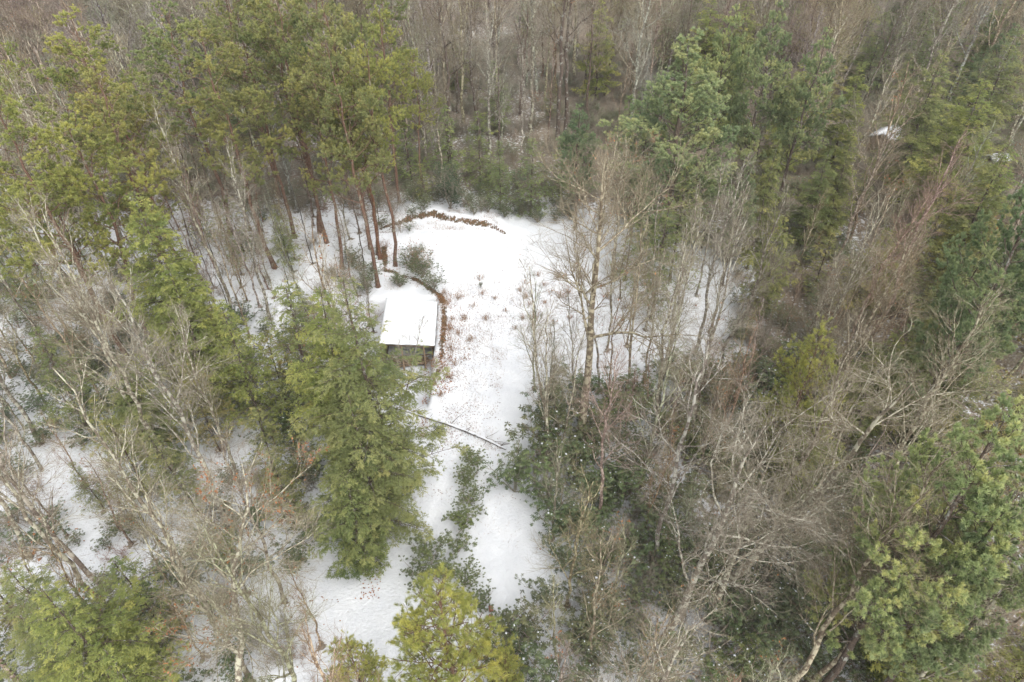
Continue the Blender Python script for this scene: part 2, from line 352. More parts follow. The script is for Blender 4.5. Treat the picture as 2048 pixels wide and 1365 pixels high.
def hemlock(seed, H=16, rad=3.0, low=.1, dens=1.0, bark='bark_dark', mat_='hemlock', tipt=.75, ragged=.35, kk=6, nln=.11, nwd=.055):
    r = np.random.default_rng(seed)
    P0, R0 = trunk_line(H, H * .0095, 14, .07, 0, .015, r, .9)
    nb = int(H * 5.8); t1 = low + (.985 - low) * (np.arange(nb) + r.random(nb)) / nb
    prof = np.minimum(1, (1 - t1) * 1.9 + .07) * (.75 + .25 * np.minimum(1, (t1 - low) / .15 + .3))
    L1 = rad * prof * (1 - ragged + 2 * ragged * r.random(nb)) * (1 + .25 * np.sin(t1 * 40 + seed))
    P1, R1 = grow(P0, R0, np.zeros(nb, int), t1, L1, 1.25 + .35 * r.random(nb) - .4 * (t1 > .9), np.arange(nb) * 2.4 + r.normal(0, .3, nb), 7, .35, .005, [.05, .0, -.04, -.07, -.09, -.1], .05, rmax=.05, r=r)
    i2, _ = counts(L1, 7.5 * dens, 4, 34, r); t2 = .1 + .9 * r.random(len(i2))
    L2 = (L1[i2] * .42 * (1.1 - t2) + .22) * (.6 + .7 * r.random(len(i2)))
    P2, R2 = grow(P1, R1, i2, t2, L2, .85 + .25 * r.random(len(i2)), (r.random(len(i2)) < .5) * pi + r.normal(0, .3, len(i2)), 4, .5, .003, -.1, .08, rmax=.012, flat=True, r=r)
    mbF = MB(); clump = r.normal(0, .13, nb)
    i3, _ = counts(plen(P2), 10 * dens, 3, 14, r); t3 = .15 + .85 * r.random(len(i3))
    P3, R3 = grow(P2, R2, i3, t3, .14 + .2 * r.random(len(i3)), .75 + .2 * r.random(len(i3)), (r.random(len(i3)) < .5) * pi + r.normal(0, .35, len(i3)), 3, .6, .002, -.12, .1, flat=True, r=r)
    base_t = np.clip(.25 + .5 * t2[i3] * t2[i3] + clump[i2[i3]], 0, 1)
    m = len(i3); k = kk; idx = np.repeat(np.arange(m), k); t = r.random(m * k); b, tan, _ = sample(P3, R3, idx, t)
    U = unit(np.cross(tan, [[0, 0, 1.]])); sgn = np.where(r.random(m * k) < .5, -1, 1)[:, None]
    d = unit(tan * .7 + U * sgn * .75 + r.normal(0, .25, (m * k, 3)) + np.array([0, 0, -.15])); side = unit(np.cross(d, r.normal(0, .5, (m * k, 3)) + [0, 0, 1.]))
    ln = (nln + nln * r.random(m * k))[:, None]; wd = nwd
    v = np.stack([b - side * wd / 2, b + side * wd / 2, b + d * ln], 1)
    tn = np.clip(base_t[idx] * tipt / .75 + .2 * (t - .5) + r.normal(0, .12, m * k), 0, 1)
    mbF.add(v, t=np.arange(m * k * 3).reshape(-1, 3), tint=np.repeat(tn, 3))
    return [('trunk', MB().tubes(P0, R0, 8).mesh('trunk', bark, True), False),
            ('branches', MB().tubes(P1, R1, 4).tubes(P2, R2, 3).mesh('branches', bark), True),
            ('needles', mbF.mesh('needles', mat_), True)]

def pine(seed, H=22, r0=.17, crown=.32, rad=3.2, nb=34, k=12, mat_='pine', ntuft=8000, nl=.13, wd=.03, ang=1.15, bark='bark_pine', prof=None, dens=1.0, upt=.05, stubs=8):
    r = np.random.default_rng(seed)
    P0, R0 = trunk_line(H, r0, 16, .16, 0, .02, r, .8)
    t1 = crown + (.99 - crown) * (np.arange(nb) + r.random(nb)) / nb; s = (t1 - crown) / (1 - crown)
    pr = (np.sin(np.clip(s * .85 + .15, 0, 1) * pi) ** .6 if prof is None else prof(s))
    L1 = rad * np.maximum(pr, .25) * (.6 + .65 * r.random(nb))
    P1, R1 = grow(P0, R0, np.zeros(nb, int), t1, L1, ang * (.8 + .35 * r.random(nb)) - .5 * (s > .85), np.arange(nb) * 2.4 + r.normal(0, .5, nb), 8, .4, .012, upt, .09, rmax=.07, r=r)
    i2, _ = counts(L1, 4.2 * dens, 3, 20, r); t2 = .25 + .75 * r.random(len(i2)) ** .8
    L2 = (L1[i2] * .42 * (1.15 - t2) + .3) * (.6 + .7 * r.random(len(i2)))
    P2, R2 = grow(P1, R1, i2, t2, L2, .7 + .4 * r.random(len(i2)), (r.random(len(i2)) < .5) * pi + r.normal(0, .55, len(i2)), 5, .55, .006, .06, .12, rmax=.025, flat=True, r=r)
    i3, _ = counts(plen(P2), 5.5 * dens, 2, 9, r); t3 = .3 + .7 * r.random(len(i3))
    P3, R3 = grow(P2, R2, i3, t3, .18 + .25 * r.random(len(i3)), .6 + .4 * r.random(len(i3)), r.random(len(i3)) * 6.28, 3, .6, .004, .12, .12, r=r)
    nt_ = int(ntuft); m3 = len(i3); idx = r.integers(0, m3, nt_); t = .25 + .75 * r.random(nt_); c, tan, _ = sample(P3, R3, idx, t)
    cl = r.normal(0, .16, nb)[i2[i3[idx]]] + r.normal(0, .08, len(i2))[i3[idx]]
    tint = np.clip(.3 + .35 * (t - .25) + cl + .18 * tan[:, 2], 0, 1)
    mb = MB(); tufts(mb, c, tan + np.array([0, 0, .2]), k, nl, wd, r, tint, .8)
    st = MB().tubes(P1, R1, 5).tubes(P2, R2, 3).tubes(P3, R3, 3)
    if stubs:                                         # dead limbs under the crown
        ns = stubs * 2; ts = crown * (.45 + .55 * r.random(ns)); Ps, Rs = grow(P0, R0, np.zeros(ns, int), ts, .5 + 1.6 * r.random(ns), np.full(ns, 1.4), r.random(ns) * 6.28, 5, .2, .005, -.02, .14, rmax=.03, r=r)
        i5 = np.repeat(np.arange(ns), 3); P5, R5 = grow(Ps, Rs, i5, .3 + .7 * r.random(len(i5)), .3 + .5 * r.random(len(i5)), np.full(len(i5), .8), r.random(len(i5)) * 6.28, 3, .5, .004, 0, .15, r=r)
        st.tubes(Ps, Rs, 3).tubes(P5, R5, 3)
    return [('trunk', MB().tubes(P0, R0, 9).mesh('trunk', bark, True), False),
            ('branches', st.mesh('branches', bark), True), ('needles', mb.mesh('needles', mat_), True)]

def shrub(seed, H=2.8, rad=1.7, stems=9, k=8, ll=.15, lw=.045, mat_='rhodo', snow=.035, dens=1.0, droop=.55):
    r = np.random.default_rng(seed); a = np.arange(stems) * 2.4 + r.normal(0, .4, stems); z = np.zeros(stems)
    P0 = np.zeros((1, 3, 3)); P0[0, :, 2] = [-.2, 0, .3]; R0 = np.full((1, 3), .04)
    L1 = (H * .55 + H * .55 * r.random(stems)); P1, R1 = grow(P0, R0, np.zeros(stems, int), np.full(stems, .5), L1, np.arctan(rad / H) * (.35 + 1.1 * r.random(stems)), a, 7, .8, .012, .06, .16, r=r)
    i2, _ = counts(L1, 4.2 * dens, 5, 18, r); t2 = .25 + .7 * r.random(len(i2)); P2, R2 = grow(P1, R1, i2, t2, .35 + .6 * r.random(len(i2)), .6 + .5 * r.random(len(i2)), r.random(len(i2)) * 6.28, 5, .6, .006, .12, .16, r=r)
    i3, _ = counts(plen(P2), 4.5 * dens, 2, 6, r); t3 = .3 + .7 * r.random(len(i3)); P3, R3 = grow(P2, R2, i3, t3, .15 + .25 * r.random(len(i3)), .6 + .4 * r.random(len(i3)), r.random(len(i3)) * 6.28, 3, .6, .004, .2, .15, r=r)
    c = P3[:, -1]; d0 = unit(P3[:, -1] - P3[:, -2]); m = len(c)
    ph = r.random((m, 1)) * 6.28 + np.arange(k)[None] * 6.28 / k + r.normal(0, .2, (m, k)); hz = np.stack([np.cos(ph), np.sin(ph), np.zeros_like(ph)], -1)
    d = unit(hz + d0[:, None] * .35).reshape(-1, 3); cc = np.repeat(c, k, 0)
    tint = np.clip(np.repeat(.25 + .35 * np.clip(c[:, 2] / H, 0, 1) + r.normal(0, .14, m), k) + r.normal(0, .12, m * k), 0, 1)
    mb = MB(); leaves(mb, cc, d, ll, lw, r, tint, droop)
    kit = [('stems', MB().tubes(P1, R1, 4).tubes(P2, R2, 3).tubes(P3, R3, 3).mesh('stems', 'twig'), True), ('leaves', mb.mesh('leaves', mat_), True)]
    if snow:
        s = r.random(m) < snow * 3; cs = c[s]; ms = MB()
        for q in cs[:26]:
            e = (r.random(3) * .05 + .02) * [1, 1, .45]; oct_ = np.array([(1, 0, 0), (0, 1, 0), (-1, 0, 0), (0, -1, 0), (0, 0, .6), (0, 0, -.3)]) * e + q + [0, 0, .03]
            ms.add(oct_, t=[(0, 1, 4), (1, 2, 4), (2, 3, 4), (3, 0, 4), (1, 0, 5), (2, 1, 5), (3, 2, 5), (0, 3, 5)])
        if len(cs): kit.append(('snow_clumps', ms.mesh('snow_clumps', 'snow_clump'), True))
    return kit

def brush(seed, H=2.2, rad=1.5, stems=16, leafy=0, mat_='rust'):
    """thin many-stemmed bare brush"""
    r = np.random.default_rng(seed); P0 = np.zeros((1, 3, 3)); P0[0, :, 2] = [-.2, 0, .2]; R0 = np.full((1, 3), .03)
    L1 = H * (.6 + .5 * r.random(stems)); P1, R1 = grow(P0, R0, np.zeros(stems, int), np.full(stems, .5), L1, np.arctan(rad / H) * (.2 + 1.1 * r.random(stems)), np.arange(stems) * 2.4, 6, .6, .005, .04, .12, r=r)
    P1 += 0; P1[:, :, :2] += r.normal(0, rad * .25, (stems, 1, 2))
    i2, _ = counts(L1, 5, 3, 16, r); t2 = .2 + .8 * r.random(len(i2)); P2, R2 = grow(P1, R1, i2, t2, .3 + .6 * r.random(len(i2)), .5 + .4 * r.random(len(i2)), r.random(len(i2)) * 6.28, 4, .6, .004, .05, .12, r=r)
    i3, _ = counts(plen(P2), 7, 2, 7, r); t3 = r.random(len(i3)); P3, R3 = grow(P2, R2, i3, t3, .15 + .3 * r.random(len(i3)), .5 + .4 * r.random(len(i3)), r.random(len(i3)) * 6.28, 3, .6, .003, .03, .1, rmax=.005, r=r)
    kit = [('stems', MB().tubes(P1, R1, 4).tubes(P2, R2, 3).tubes(P3, R3, 3).mesh('stems', 'twig'), True)]
    if leafy:
        ii = r.integers(0, len(P3), leafy); c, tan, _ = sample(P3, R3, ii, r.random(leafy)); mb = MB(); leaves(mb, c, tan + r.normal(0, .6, (leafy, 3)), .09, .05, r, r.random(leafy), .4)
        kit.append(('leaves', mb.mesh('leaves', mat_), True))
    return kit

import time as _t; _T0 = _t.time()
K = {}
K['oak'] = [hardwood(101, 20, .26, .36, .34, 12, .85, .17, .06, wob=.14), hardwood(102, 21, .25, .38, .28, 13, .72, .16, .08, leaves_n=900), hardwood(103, 20, .29, .42, .33, 13, .95, .16, .08, leaves_n=110, wob=.08)]
K['hard'] = [hardwood(111, 20, .15, .38, .20, 14, .48, .09, .10), hardwood(112, 19, .13, .42, .19, 13, .46, .09, .11), hardwood(113, 21, .16, .36, .21, 15, .5, .10, .09), hardwood(114, 18, .12, .35, .21, 14, .52, .11, .09)]
K['mid'] = [hardwood(121, 12, .075, .3, .23, 11, .5, .1, .1), hardwood(122, 11, .065, .3, .24, 11, .52, .1, .1), hardwood(123, 13, .08, .32, .22, 11, .48, .1, .1, leaves_n=60)]
K['farhard'] = [hardwood(131, 20, .2, .38, .28, 12, .7, .1, .1, fine=.75, twig_r=.009, sep=False), hardwood(132, 19, .17, .36, .27, 11, .7, .11, .1, fine=.75, twig_r=.009, sep=False, bark='bark_dark')]
K['dark'] = [hardwood(141, 23, .26, .5, .24, 9, .75, .18, .09, bark='bark_dark'), hardwood(142, 22, .25, .5, .22, 9, .7, .16, .09, bark='bark_dark', leaves_n=500)]
K['snag'] = [hardwood(151, 13, .09, .3, .12, 6, 1.1, .12, .0, dead=True, bark='bark_dark'), hardwood(152, 10, .06, .35, .12, 5, 1.1, .1, .0, dead=True, bark='bark_dark')]
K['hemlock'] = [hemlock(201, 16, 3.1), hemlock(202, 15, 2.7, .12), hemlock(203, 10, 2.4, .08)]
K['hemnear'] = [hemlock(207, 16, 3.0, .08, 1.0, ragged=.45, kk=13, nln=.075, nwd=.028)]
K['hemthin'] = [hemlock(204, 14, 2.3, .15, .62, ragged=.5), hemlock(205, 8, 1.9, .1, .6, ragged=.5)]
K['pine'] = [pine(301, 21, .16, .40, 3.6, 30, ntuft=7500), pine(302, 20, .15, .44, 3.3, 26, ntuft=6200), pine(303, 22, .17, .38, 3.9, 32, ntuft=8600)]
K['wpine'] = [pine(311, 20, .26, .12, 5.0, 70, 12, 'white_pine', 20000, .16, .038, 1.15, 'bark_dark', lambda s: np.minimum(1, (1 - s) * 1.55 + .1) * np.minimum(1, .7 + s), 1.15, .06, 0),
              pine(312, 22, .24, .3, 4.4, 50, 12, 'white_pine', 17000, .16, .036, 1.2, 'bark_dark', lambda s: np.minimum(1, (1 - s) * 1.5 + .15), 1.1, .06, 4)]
K['spine'] = [pine(321, 11, .1, .12, 2.7, 46, 9, 'pine', 18000, .12, .0095, 1.0, 'bark_pine', lambda s: np.minimum(1, (1 - s) * 1.4 + .2), 1.1, .1, 0)]
K['rhodo'] = [shrub(401, 2.9, 1.8), shrub(402, 2.4, 1.6, 8), shrub(403, 3.3, 1.9, 10), shrub(404, 1.6, 1.1, 6)]
K['laurel'] = [shrub(411, 2.2, 1.3, 9, 8, .095, .042, 'rhodo', .01, 1.3, .1), shrub(412, 1.2, .8, 8, 8, .095, .042, 'rhodo', .01, 1.4, .1)]
K['holly'] = [shrub(421, 5.0, 1.7, 16, 9, .09, .05, 'holly', .0, 1.7, .1)]
K['brush'] = [brush(431), brush(432, 1.8, 1.3, 12), brush(433, 2.0, 1.0, 10, 160)]
print('kits', _t.time() - _T0, 'tris', sum(sum(len(p.loop_triangles) or len(p.polygons) for _, p, _ in kk) for k in K.values() for kk in k))

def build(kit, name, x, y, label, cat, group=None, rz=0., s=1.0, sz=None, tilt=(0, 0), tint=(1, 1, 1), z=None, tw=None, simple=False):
    e = bpy.data.objects.new(name, None); C.objects.link(e)
    e.location = (x, y, gz(x, y) if z is None else z); e.empty_display_size = .3
    q = Euler((tilt[0], tilt[1], 0)).to_matrix() @ Euler((0, 0, rz)).to_matrix(); e.rotation_euler = q.to_euler()
    e.scale = (s, s, sz or s); e['label'] = label; e['category'] = cat
    if group: e['group'] = group
    for pn, me, st in kit:
        o = bpy.data.objects.new(pn, me); C.objects.link(o); o.parent = e
        tt = (1, 1, 1) if pn == 'dead_leaves' else tint if pn in ('needles', 'leaves') else (tw or (1, 1, 1)); o.color = (*tt, 1)
        if st: o['kind'] = 'stuff'
    return e

# ------------------------------------------------------------------ ground
def axis(lo, hi, a, b, fine, coarse):
    l = [lo]
    while l[-1] < hi:
        d = max(a - l[-1], l[-1] - b, 0); l.append(l[-1] + min(coarse, fine + d * .06))
    return np.array(l)
gx = axis(-230, 230, -20, 24, .22, 5); gy = axis(-40, 420, 12, 80, .22, 6)
X, Y = np.meshgrid(gx, gy); Z = ground(X, Y); nx, ny = len(gx), len(gy)
idx = np.arange(nx * ny).reshape(ny, nx)
mb = MB(); mb.add(np.stack([X, Y, Z], -1), np.stack([idx[:-1, :-1], idx[:-1, 1:], idx[1:, 1:], idx[1:, :-1]], -1).reshape(-1, 4))
me = mb.mesh('snowy_ground', 'ground', True)
CLEAR_PX = [(830, 440), (985, 452), (1100, 440), (1300, 465), (1460, 530), (1470, 680), (1330, 760), (1180, 790), (1060, 770), (1000, 900), (1010, 1000),
            (1045, 1100), (1005, 1250), (1000, 1400), (620, 1400), (640, 1200), (740, 1080), (780, 960), (810, 850), (760, 760), (740, 590), (860, 560)]
CLEAR = [tuple(at(a, b)[:2]) for a, b in CLEAR_PX]
inC = np.zeros(X.shape)
for (ax, ay), (bx, by) in zip(CLEAR, CLEAR[1:] + CLEAR[:1]):
    pass
flat = np.array([inside(CLEAR, a, b) if (-25 < a < 30 and 5 < b < 80) else False for a, b in zip(X.ravel(), Y.ravel())]).reshape(X.shape)
dC = seg_dist(X, Y, CLEAR + CLEAR[:1])
wood = np.where(flat, 0, np.clip(dC / 3, 0, 1))
litter = .14 + .19 * wood + .10 * (vnoise(X, Y, 9, 8) - .5) * wood + .10 * np.clip((X - 3) / 25, 0, 1) * wood
litter += np.clip((Y - 66) / 8, 0, 1) * .22 * wood + np.clip((X - 6) / 8, 0, 1) * .10 * wood
soil = np.maximum(.80 * np.exp(-(seg_dist(X, Y, BERM) / .42) ** 2), np.exp(-(seg_dist(X, Y, BANK) / .22) ** 2) * .84)
soil = soil * (.72 + .42 * vnoise(X, Y, 2.2, 92)) + (vnoise(X, Y, .7, 91) - .5) * .3 * (soil > .05); soil = np.clip(soil * .82 - .06, 0, 1)
GROUND_ME = me
for nm, arr in (('soil', soil), ('litter', litter)):
    a = me.attributes.new(nm, 'FLOAT', 'POINT'); a.data.foreach_set('value', arr.astype(np.float32).ravel())
o = bpy.data.objects.new('ground', me); C.objects.link(o); o['kind'] = 'structure'; o['label'] = 'snow covered forest floor with a track through the clearing'

# ------------------------------------------------------------------ shed
def tag(o, label, cat, group=None):
    o['label'] = label; o['category'] = cat
    if group: o['group'] = group
    return o
def emp(name, loc, rz, label, cat, group=None):
    e = bpy.data.objects.new(name, None); C.objects.link(e); e.location = loc; e.rotation_euler.z = rz; return tag(e, label, cat, group)
def part(name, mb, mats, parent, loc=None, label=None, stuff=False, smooth=False):
    me = mb if isinstance(mb, bpy.types.Mesh) else mb.mesh(name, mats, smooth)
    o = bpy.data.objects.new(name, me); C.objects.link(o); o.parent = parent
    if loc is not None: o.location = loc
    if label: o['label'] = label
    if stuff: o['kind'] = 'stuff'
    return o
rzs = math.atan2(ex[1], ex[0])
shed = emp('shed', (SH_O[0], SH_O[1], -2.1), rzs, 'open fronted plank shed with a snow covered flat roof dug into the bank', 'shed')
W_, D_ = SH_W, SH_D          # local: x from -W to 0, y 0..D, roof underside about z=2.45
TX = .08; DX = .06
def slab_z(y, x=0): return 2.5 + .03 * y - TX * x
def dd_(x): return D_ - DX * x
# metal deck and its snow
cr = [(-W_, 0), (0, 0), (0, dd_(0)), (-W_, dd_(-W_))]
mb = MB(); mb.add([(a, b, slab_z(b, a)) for a, b in cr] + [(a, b, slab_z(b, a) + .05) for a, b in cr],
                  [(3, 2, 1, 0), (4, 5, 6, 7), (0, 1, 5, 4), (1, 2, 6, 5), (2, 3, 7, 6), (3, 0, 4, 7)])
roof = part('roof', mb, 'tin', shed)
ux = np.linspace(0, 1, 44); uy = np.linspace(0, 1, 50); UX, UY = np.meshgrid(ux, uy)
ed = np.minimum(np.minimum(UX * W_, (1 - UX) * W_), np.minimum(UY * D_, (1 - UY) * D_))
sx = -W_ + .01 + UX * (W_ - .02 + .05 * (vnoise(UY * 30, UY * 0, 2, 5) - .7)); sy = (vnoise(UX * 30, UX * 0, 2, 6) - .35) * .08 + UY * (dd_(sx) - .04)
szn = slab_z(sy, sx) + .055 + .13 * np.clip(ed / .15, 0, 1) ** .5 + (vnoise(sx, sy, .9, 31) - .5) * .07 * (ed > .1) - .015 * (np.abs((sx * 1.0) % .6 - .3) < .05)
ii = np.arange(UX.size).reshape(UX.shape)
part('snow_cover', MB().add(np.stack([sx, sy, szn], -1), np.stack([ii[:-1, :-1], ii[:-1, 1:], ii[1:, 1:], ii[1:, :-1]], -1).reshape(-1, 4)), 'snow_clump', roof, smooth=True)
RT = Euler((0, math.atan(TX), 0))
r = np.random.default_rng(3); q_ = np.column_stack([-W_ * r.random(150) ** 1.4 * .98 - .05, r.random(150) * (D_ - .3) + .1]); lm = MB()
leaves(lm, np.column_stack([q_, slab_z(q_[:, 1], q_[:, 0]) + .215]), np.column_stack([r.normal(0, 1, (150, 2)), r.random(150) * .3]), .08, .05, r, r.random(150), 0)
part('dead_leaves', lm, 'litter', roof, stuff=True)
part('beam', MB().box((-W_ / 2, .12, 2.4 + TX * W_ / 2), (W_ - .1, .12, .18), RT), 'plank', shed)
part('beam', MB().box((-W_ / 2, D_ - .12, 2.55 + TX * W_ / 2), (W_ - .1, .12, .18), RT), 'plank', shed)
for x in np.linspace(-W_ + .6, -.6, 7): part('rafter', MB().box((x, D_ / 2, 2.47 + .03 * D_ / 2 - .06 - TX * x), (.06, D_ - .5, .1)), 'plank', shed)
def post(x, y, h, r_=.085):
    P = np.array([[(x, y, 0 - .2), (x + .01, y, h / 2), (x - .01, y, h)]]); part('post', MB().tubes(P, np.array([[r_, r_ * .95, r_ * .85]]), 8), 'log', shed, smooth=True)
for x in (-.95, -2.8, -W_ + .12): post(x, .12, 2.36 - TX * x)
for x in (-.25, -2.6, -W_ + .12): post(x, D_ - .12, 2.5 - TX * x)
pk = MB().box((0, 0, 1.15), (.025, .19, 2.3)).mesh('plank', 'plank'); pkb = MB().box((0, 0, 1.2), (.19, .025, 2.4)).mesh('plank', 'plank')
for k in range(int((D_ - .5) / .2)): part('plank', pk, None, shed, (-.3, .4 + k * .2, 0)); part('plank', pk, None, shed, (-W_ + .2, .4 + k * .2, 0))
for k in range(int((W_ - .3) / .2)): part('plank', pkb, None, shed, (-.3 - k * .2, D_ - .25, 0))
# red clay and low wall beside the front post
# lumber lying in the shed mouth
pil = emp('lumber_pile', (*sh(2.0, .7), -2.1), rzs, 'loose pile of brown boards and poles under the shed roof', 'lumber')
r = np.random.default_rng(5)
for k in range(14):
    o = part('board', MB().box((0, 0, 0), (2.6 + r.random() * 1.2, .14, .045)), 'log', pil, (r.normal(0, .25) - .5, .1 * (k % 5) - .3, .1 + .06 * k)); o.rotation_euler = (r.normal(0, .2), r.normal(0, .08), r.normal(0, .18))

# ------------------------------------------------------------------ fallen log
a0, a1 = at(636, 738), at(1012, 902); n = 22; tt = np.linspace(0, 1, n)
LP = a0[None] * (1 - tt[:, None]) + a1[None] * tt[:, None]; LP[:, 2] = ground(LP[:, 0], LP[:, 1]); LP[:, 2] = np.convolve(np.pad(LP[:, 2], 5, 'edge'), np.ones(11) / 11, 'valid') + .3 + .15 * np.sin(tt * 5)
LP[:, 1] += .18 * np.sin(tt * 9); org = LP[0].copy()
log = emp('fallen_tree', org, 0, 'thin fallen trunk capped with snow lying across the white track', 'fallen tree')
LR = (.16 * (1 - tt) + .07 * tt)[None]; LL = (LP - org)[None]
tr_ = part('trunk', MB().tubes(LL, LR, 8), 'bark_dark', log, smooth=True)
SP = LL.copy(); SP[:, :, 2] += LR * .55; part('snow_cap', MB().tubes(SP[:, 1:], (LR * .95 + .015 * np.sin(tt * 60))[:, 1:], 7), 'snow_clump', tr_, smooth=True)
i2 = np.zeros(26, int); r = np.random.default_rng(9)
Pq, Rq = grow(LL, LR, i2, .35 + .63 * r.random(26), .4 + 1.3 * r.random(26), .7 + .4 * r.random(26), r.random(26) * 6.28, 5, .4, .006, -.03, .15, rmax=.03, r=r)
for k in range(26): part('broken_branch', MB().tubes(Pq[k:k + 1], Rq[k:k + 1], 4), 'bark_dark', log)

# ------------------------------------------------------------------ far cabins
def cabin(px, py, w_, d_, rz, label):
    p = at(px, py, 3.4); g = gz(p[0], p[1]); e = emp('cabin', (p[0], p[1], g), rz, label, 'cabin')
    part('wall', MB().box((0, 0, 1.1), (w_, d_, 2.6)), 'plank', e)
    for s in (-1, 1):
        r_ = part('roof', MB().box((0, 0, 0), (w_ + .8, d_ * .62, .08)), 'tin', e, (0, s * d_ * .27, 2.95)); r_.rotation_euler.x = -s * .45
        part('snow_cover', MB().box((0, 0, .13), (w_ + .74, d_ * .6, .16)), 'snow_clump', r_)
    f = part('door', MB().box((0, -d_ / 2 - .03, .85), (.9, .05, 1.9)), 'dark_void', e)
    for s in (-1, 1):
        q = part('window', MB().box((s * w_ * .3, -d_ / 2 - .03, 1.3), (.8, .06, .8)), 'dark_void', e)
    v = [(-w_ / 2, -d_ / 2, 2.4), (-w_ / 2, d_ / 2, 2.4), (-w_ / 2, 0, 3.4), (w_ / 2, -d_ / 2, 2.4), (w_ / 2, d_ / 2, 2.4), (w_ / 2, 0, 3.4)]
    part('gable', MB().add(v, t=[(0, 2, 1), (3, 4, 5)]), 'plank', e)
    return e
cabin(1782, 256, 3.2, 3.0, .75, 'snow roofed cabin glimpsed between evergreens at the upper right')
cabin(1996, 312, 1.7, 1.7, .2, 'small snow roofed hut half hidden by twigs near the right edge')

# ------------------------------------------------------------------ placing trees
occupied = []; HERO = []
KEEP = [[(850, 452), (1005, 462), (1000, 560), (1040, 640), (1040, 760), (1060, 850), (1010, 900), (1010, 980), (1055, 1080), (1030, 1180), (985, 1200), (940, 1150), (890, 1180), (820, 1160), (700, 1230), (650, 1290), (660, 1210), (760, 1080), (790, 960), (840, 800), (880, 740), (800, 690), (770, 640), (768, 590), (875, 600), (895, 560)]]
def blocked(x, y, H, rad, top=.3):
    g = gz(x, y)
    for k in np.linspace(0, 1, 9):
        rr = rad * (1 if k > top else .15)
        for dx in (-rr, 0, rr):
            p = proj((x + dx, y, g + H * k))
            for poly in KEEP:
                if inside(poly, *p): return True
    return False
WARM = {'grey': (1, 1, 1), 'pale': (1.08, 1.07, 1.0), 'brown': (.92, .86, .75), 'red': (.98, .80, .67), 'olive': (.95, .95, .78), 'dark': (.72, .7, .68)}
GT = {'n': (1, 1, 1), 'y': (1.12, 1.13, .86), 'd': (.86, .92, .86), 'b': (.88, .98, .98), 'o': (1.03, 1.0, .88), 'p': (1.15, 1.13, 1.05), 'w': (1.16, 1.16, 1.1), 'l': (1.4, 1.34, 1.15), 'f': (1.25, 1.24, .88)}
INFO = {'hemnear': ('hemlock_tree', 'tree', 15), 'oak': ('oak_tree', 'tree', 20), 'hard': ('bare_tree', 'tree', 20), 'mid': ('young_bare_tree', 'tree', 12), 'dark': ('bare_tree', 'tree', 22), 'snag': ('dead_sapling', 'sapling', 12),
        'hemlock': ('hemlock_tree', 'tree', 15), 'hemthin': ('hemlock_tree', 'tree', 12), 'pine': ('pine_tree', 'tree', 21), 'wpine': ('white_pine_tree', 'tree', 21), 'spine': ('young_pine_tree', 'tree', 11),
        'rhodo': ('rhododendron_bush', 'bush', 3), 'laurel': ('laurel_bush', 'bush', 2), 'holly': ('holly_tree', 'tree', 5), 'brush': ('bare_brush', 'brush', 2), 'farhard': ('bare_tree', 'tree', 20)}
BASEH = {}
def put(kind, px, py, label, mode='b', H=None, var=0, tint='n', warm='grey', rz=None, tilt=(0, 0), wide=None, group=None, top=None):
    kit = K[kind][var % len(K[kind])]; zs = max(float(v.co.z) for v in kit[0][1].vertices) if (kind, var) not in BASEH else BASEH[(kind, var)]
    BASEH[(kind, var)] = zs; H = H or zs; s = H / zs
    p = at(px, py, H if mode == 't' else 0); x, y = p[0], p[1]
    if top:
        q = at(*top, H); tilt = (-math.atan((q[1] - y) / H), math.atan((q[0] - x) / H))
    if mode == 't': x -= math.tan(tilt[1]) * H; y += math.tan(tilt[0]) * H
    if kind in ('hemnear', 'hemlock', 'hemthin', 'pine', 'wpine', 'spine', 'holly', 'dark', 'oak'):
        lo = .35 if kind in ('pine', 'dark') else .12
        pt = proj((x + math.tan(tilt[1]) * H, y, H)); pb = proj((x, y, H * lo)); dd = math.hypot(y, HC - H / 2)
        rw = {'hemnear': 2.6, 'hemlock': 2.6, 'hemthin': 1.6, 'pine': 3.2, 'wpine': 4.2, 'spine': 2.4, 'holly': 1.6, 'dark': 1.2, 'oak': 3}[kind] * s * (wide or 1) * F / dd
        HERO.append(((pt[0] + pb[0]) / 2, (pt[1] + pb[1]) / 2, rw, abs(pb[1] - pt[1]) / 2, y, kind))
    occupied.append((x, y, 2.0 if kind not in ('rhodo', 'laurel', 'brush') else .8))
    return build(kit, INFO[kind][0], x, y, label, INFO[kind][1], group, random.random() * 6.28 if rz is None else rz, (wide or 1) * s, s, tilt, GT[tint], tw=WARM[warm])

# pines in the upper left, bases on the snow behind the shed
PG = 'pines behind and left of the shed'
put('pine', 756, 578, 'reddish pine trunk leaning left right behind the shed roof', H=22, var=0, tilt=(0, -.10), group=PG)
put('pine', 757, 512, 'mossy dark pine trunk standing behind the leaning reddish pine', H=21, var=1, tilt=(0, -.04), group=PG)
put('pine', 761, 522, 'thin pine with rust leaves at its foot behind the shed', H=19, var=2, warm='red', group=PG)
put('pine', 791, 535, 'straight pine rising from the rusty earth corner behind the shed', H=21, var=1, tint='y', group=PG)
put('pine', 742, 500, 'pine with a red trunk crossing behind the two mossy pines', H=24, var=2, tilt=(0, -.05), group=PG)
put('pine', 684, 540, 'slender pine on open snow left of the shed', H=20, var=0, tilt=(0, -.03), tint='o', group=PG)
put('pine', 655, 492, 'thick dark pine left of the slender pine on open snow', H=23, var=2, tint='d', group=PG)
put('pine', 640, 470, 'pine half hidden behind the thick dark pine left of the shed', H=24, var=1, tint='n', group=PG)
put('pine', 590, 480, 'twin trunked looking pine among thin grey poles left of the pine group', H=23, var=2, tilt=(0, -.06), group=PG)
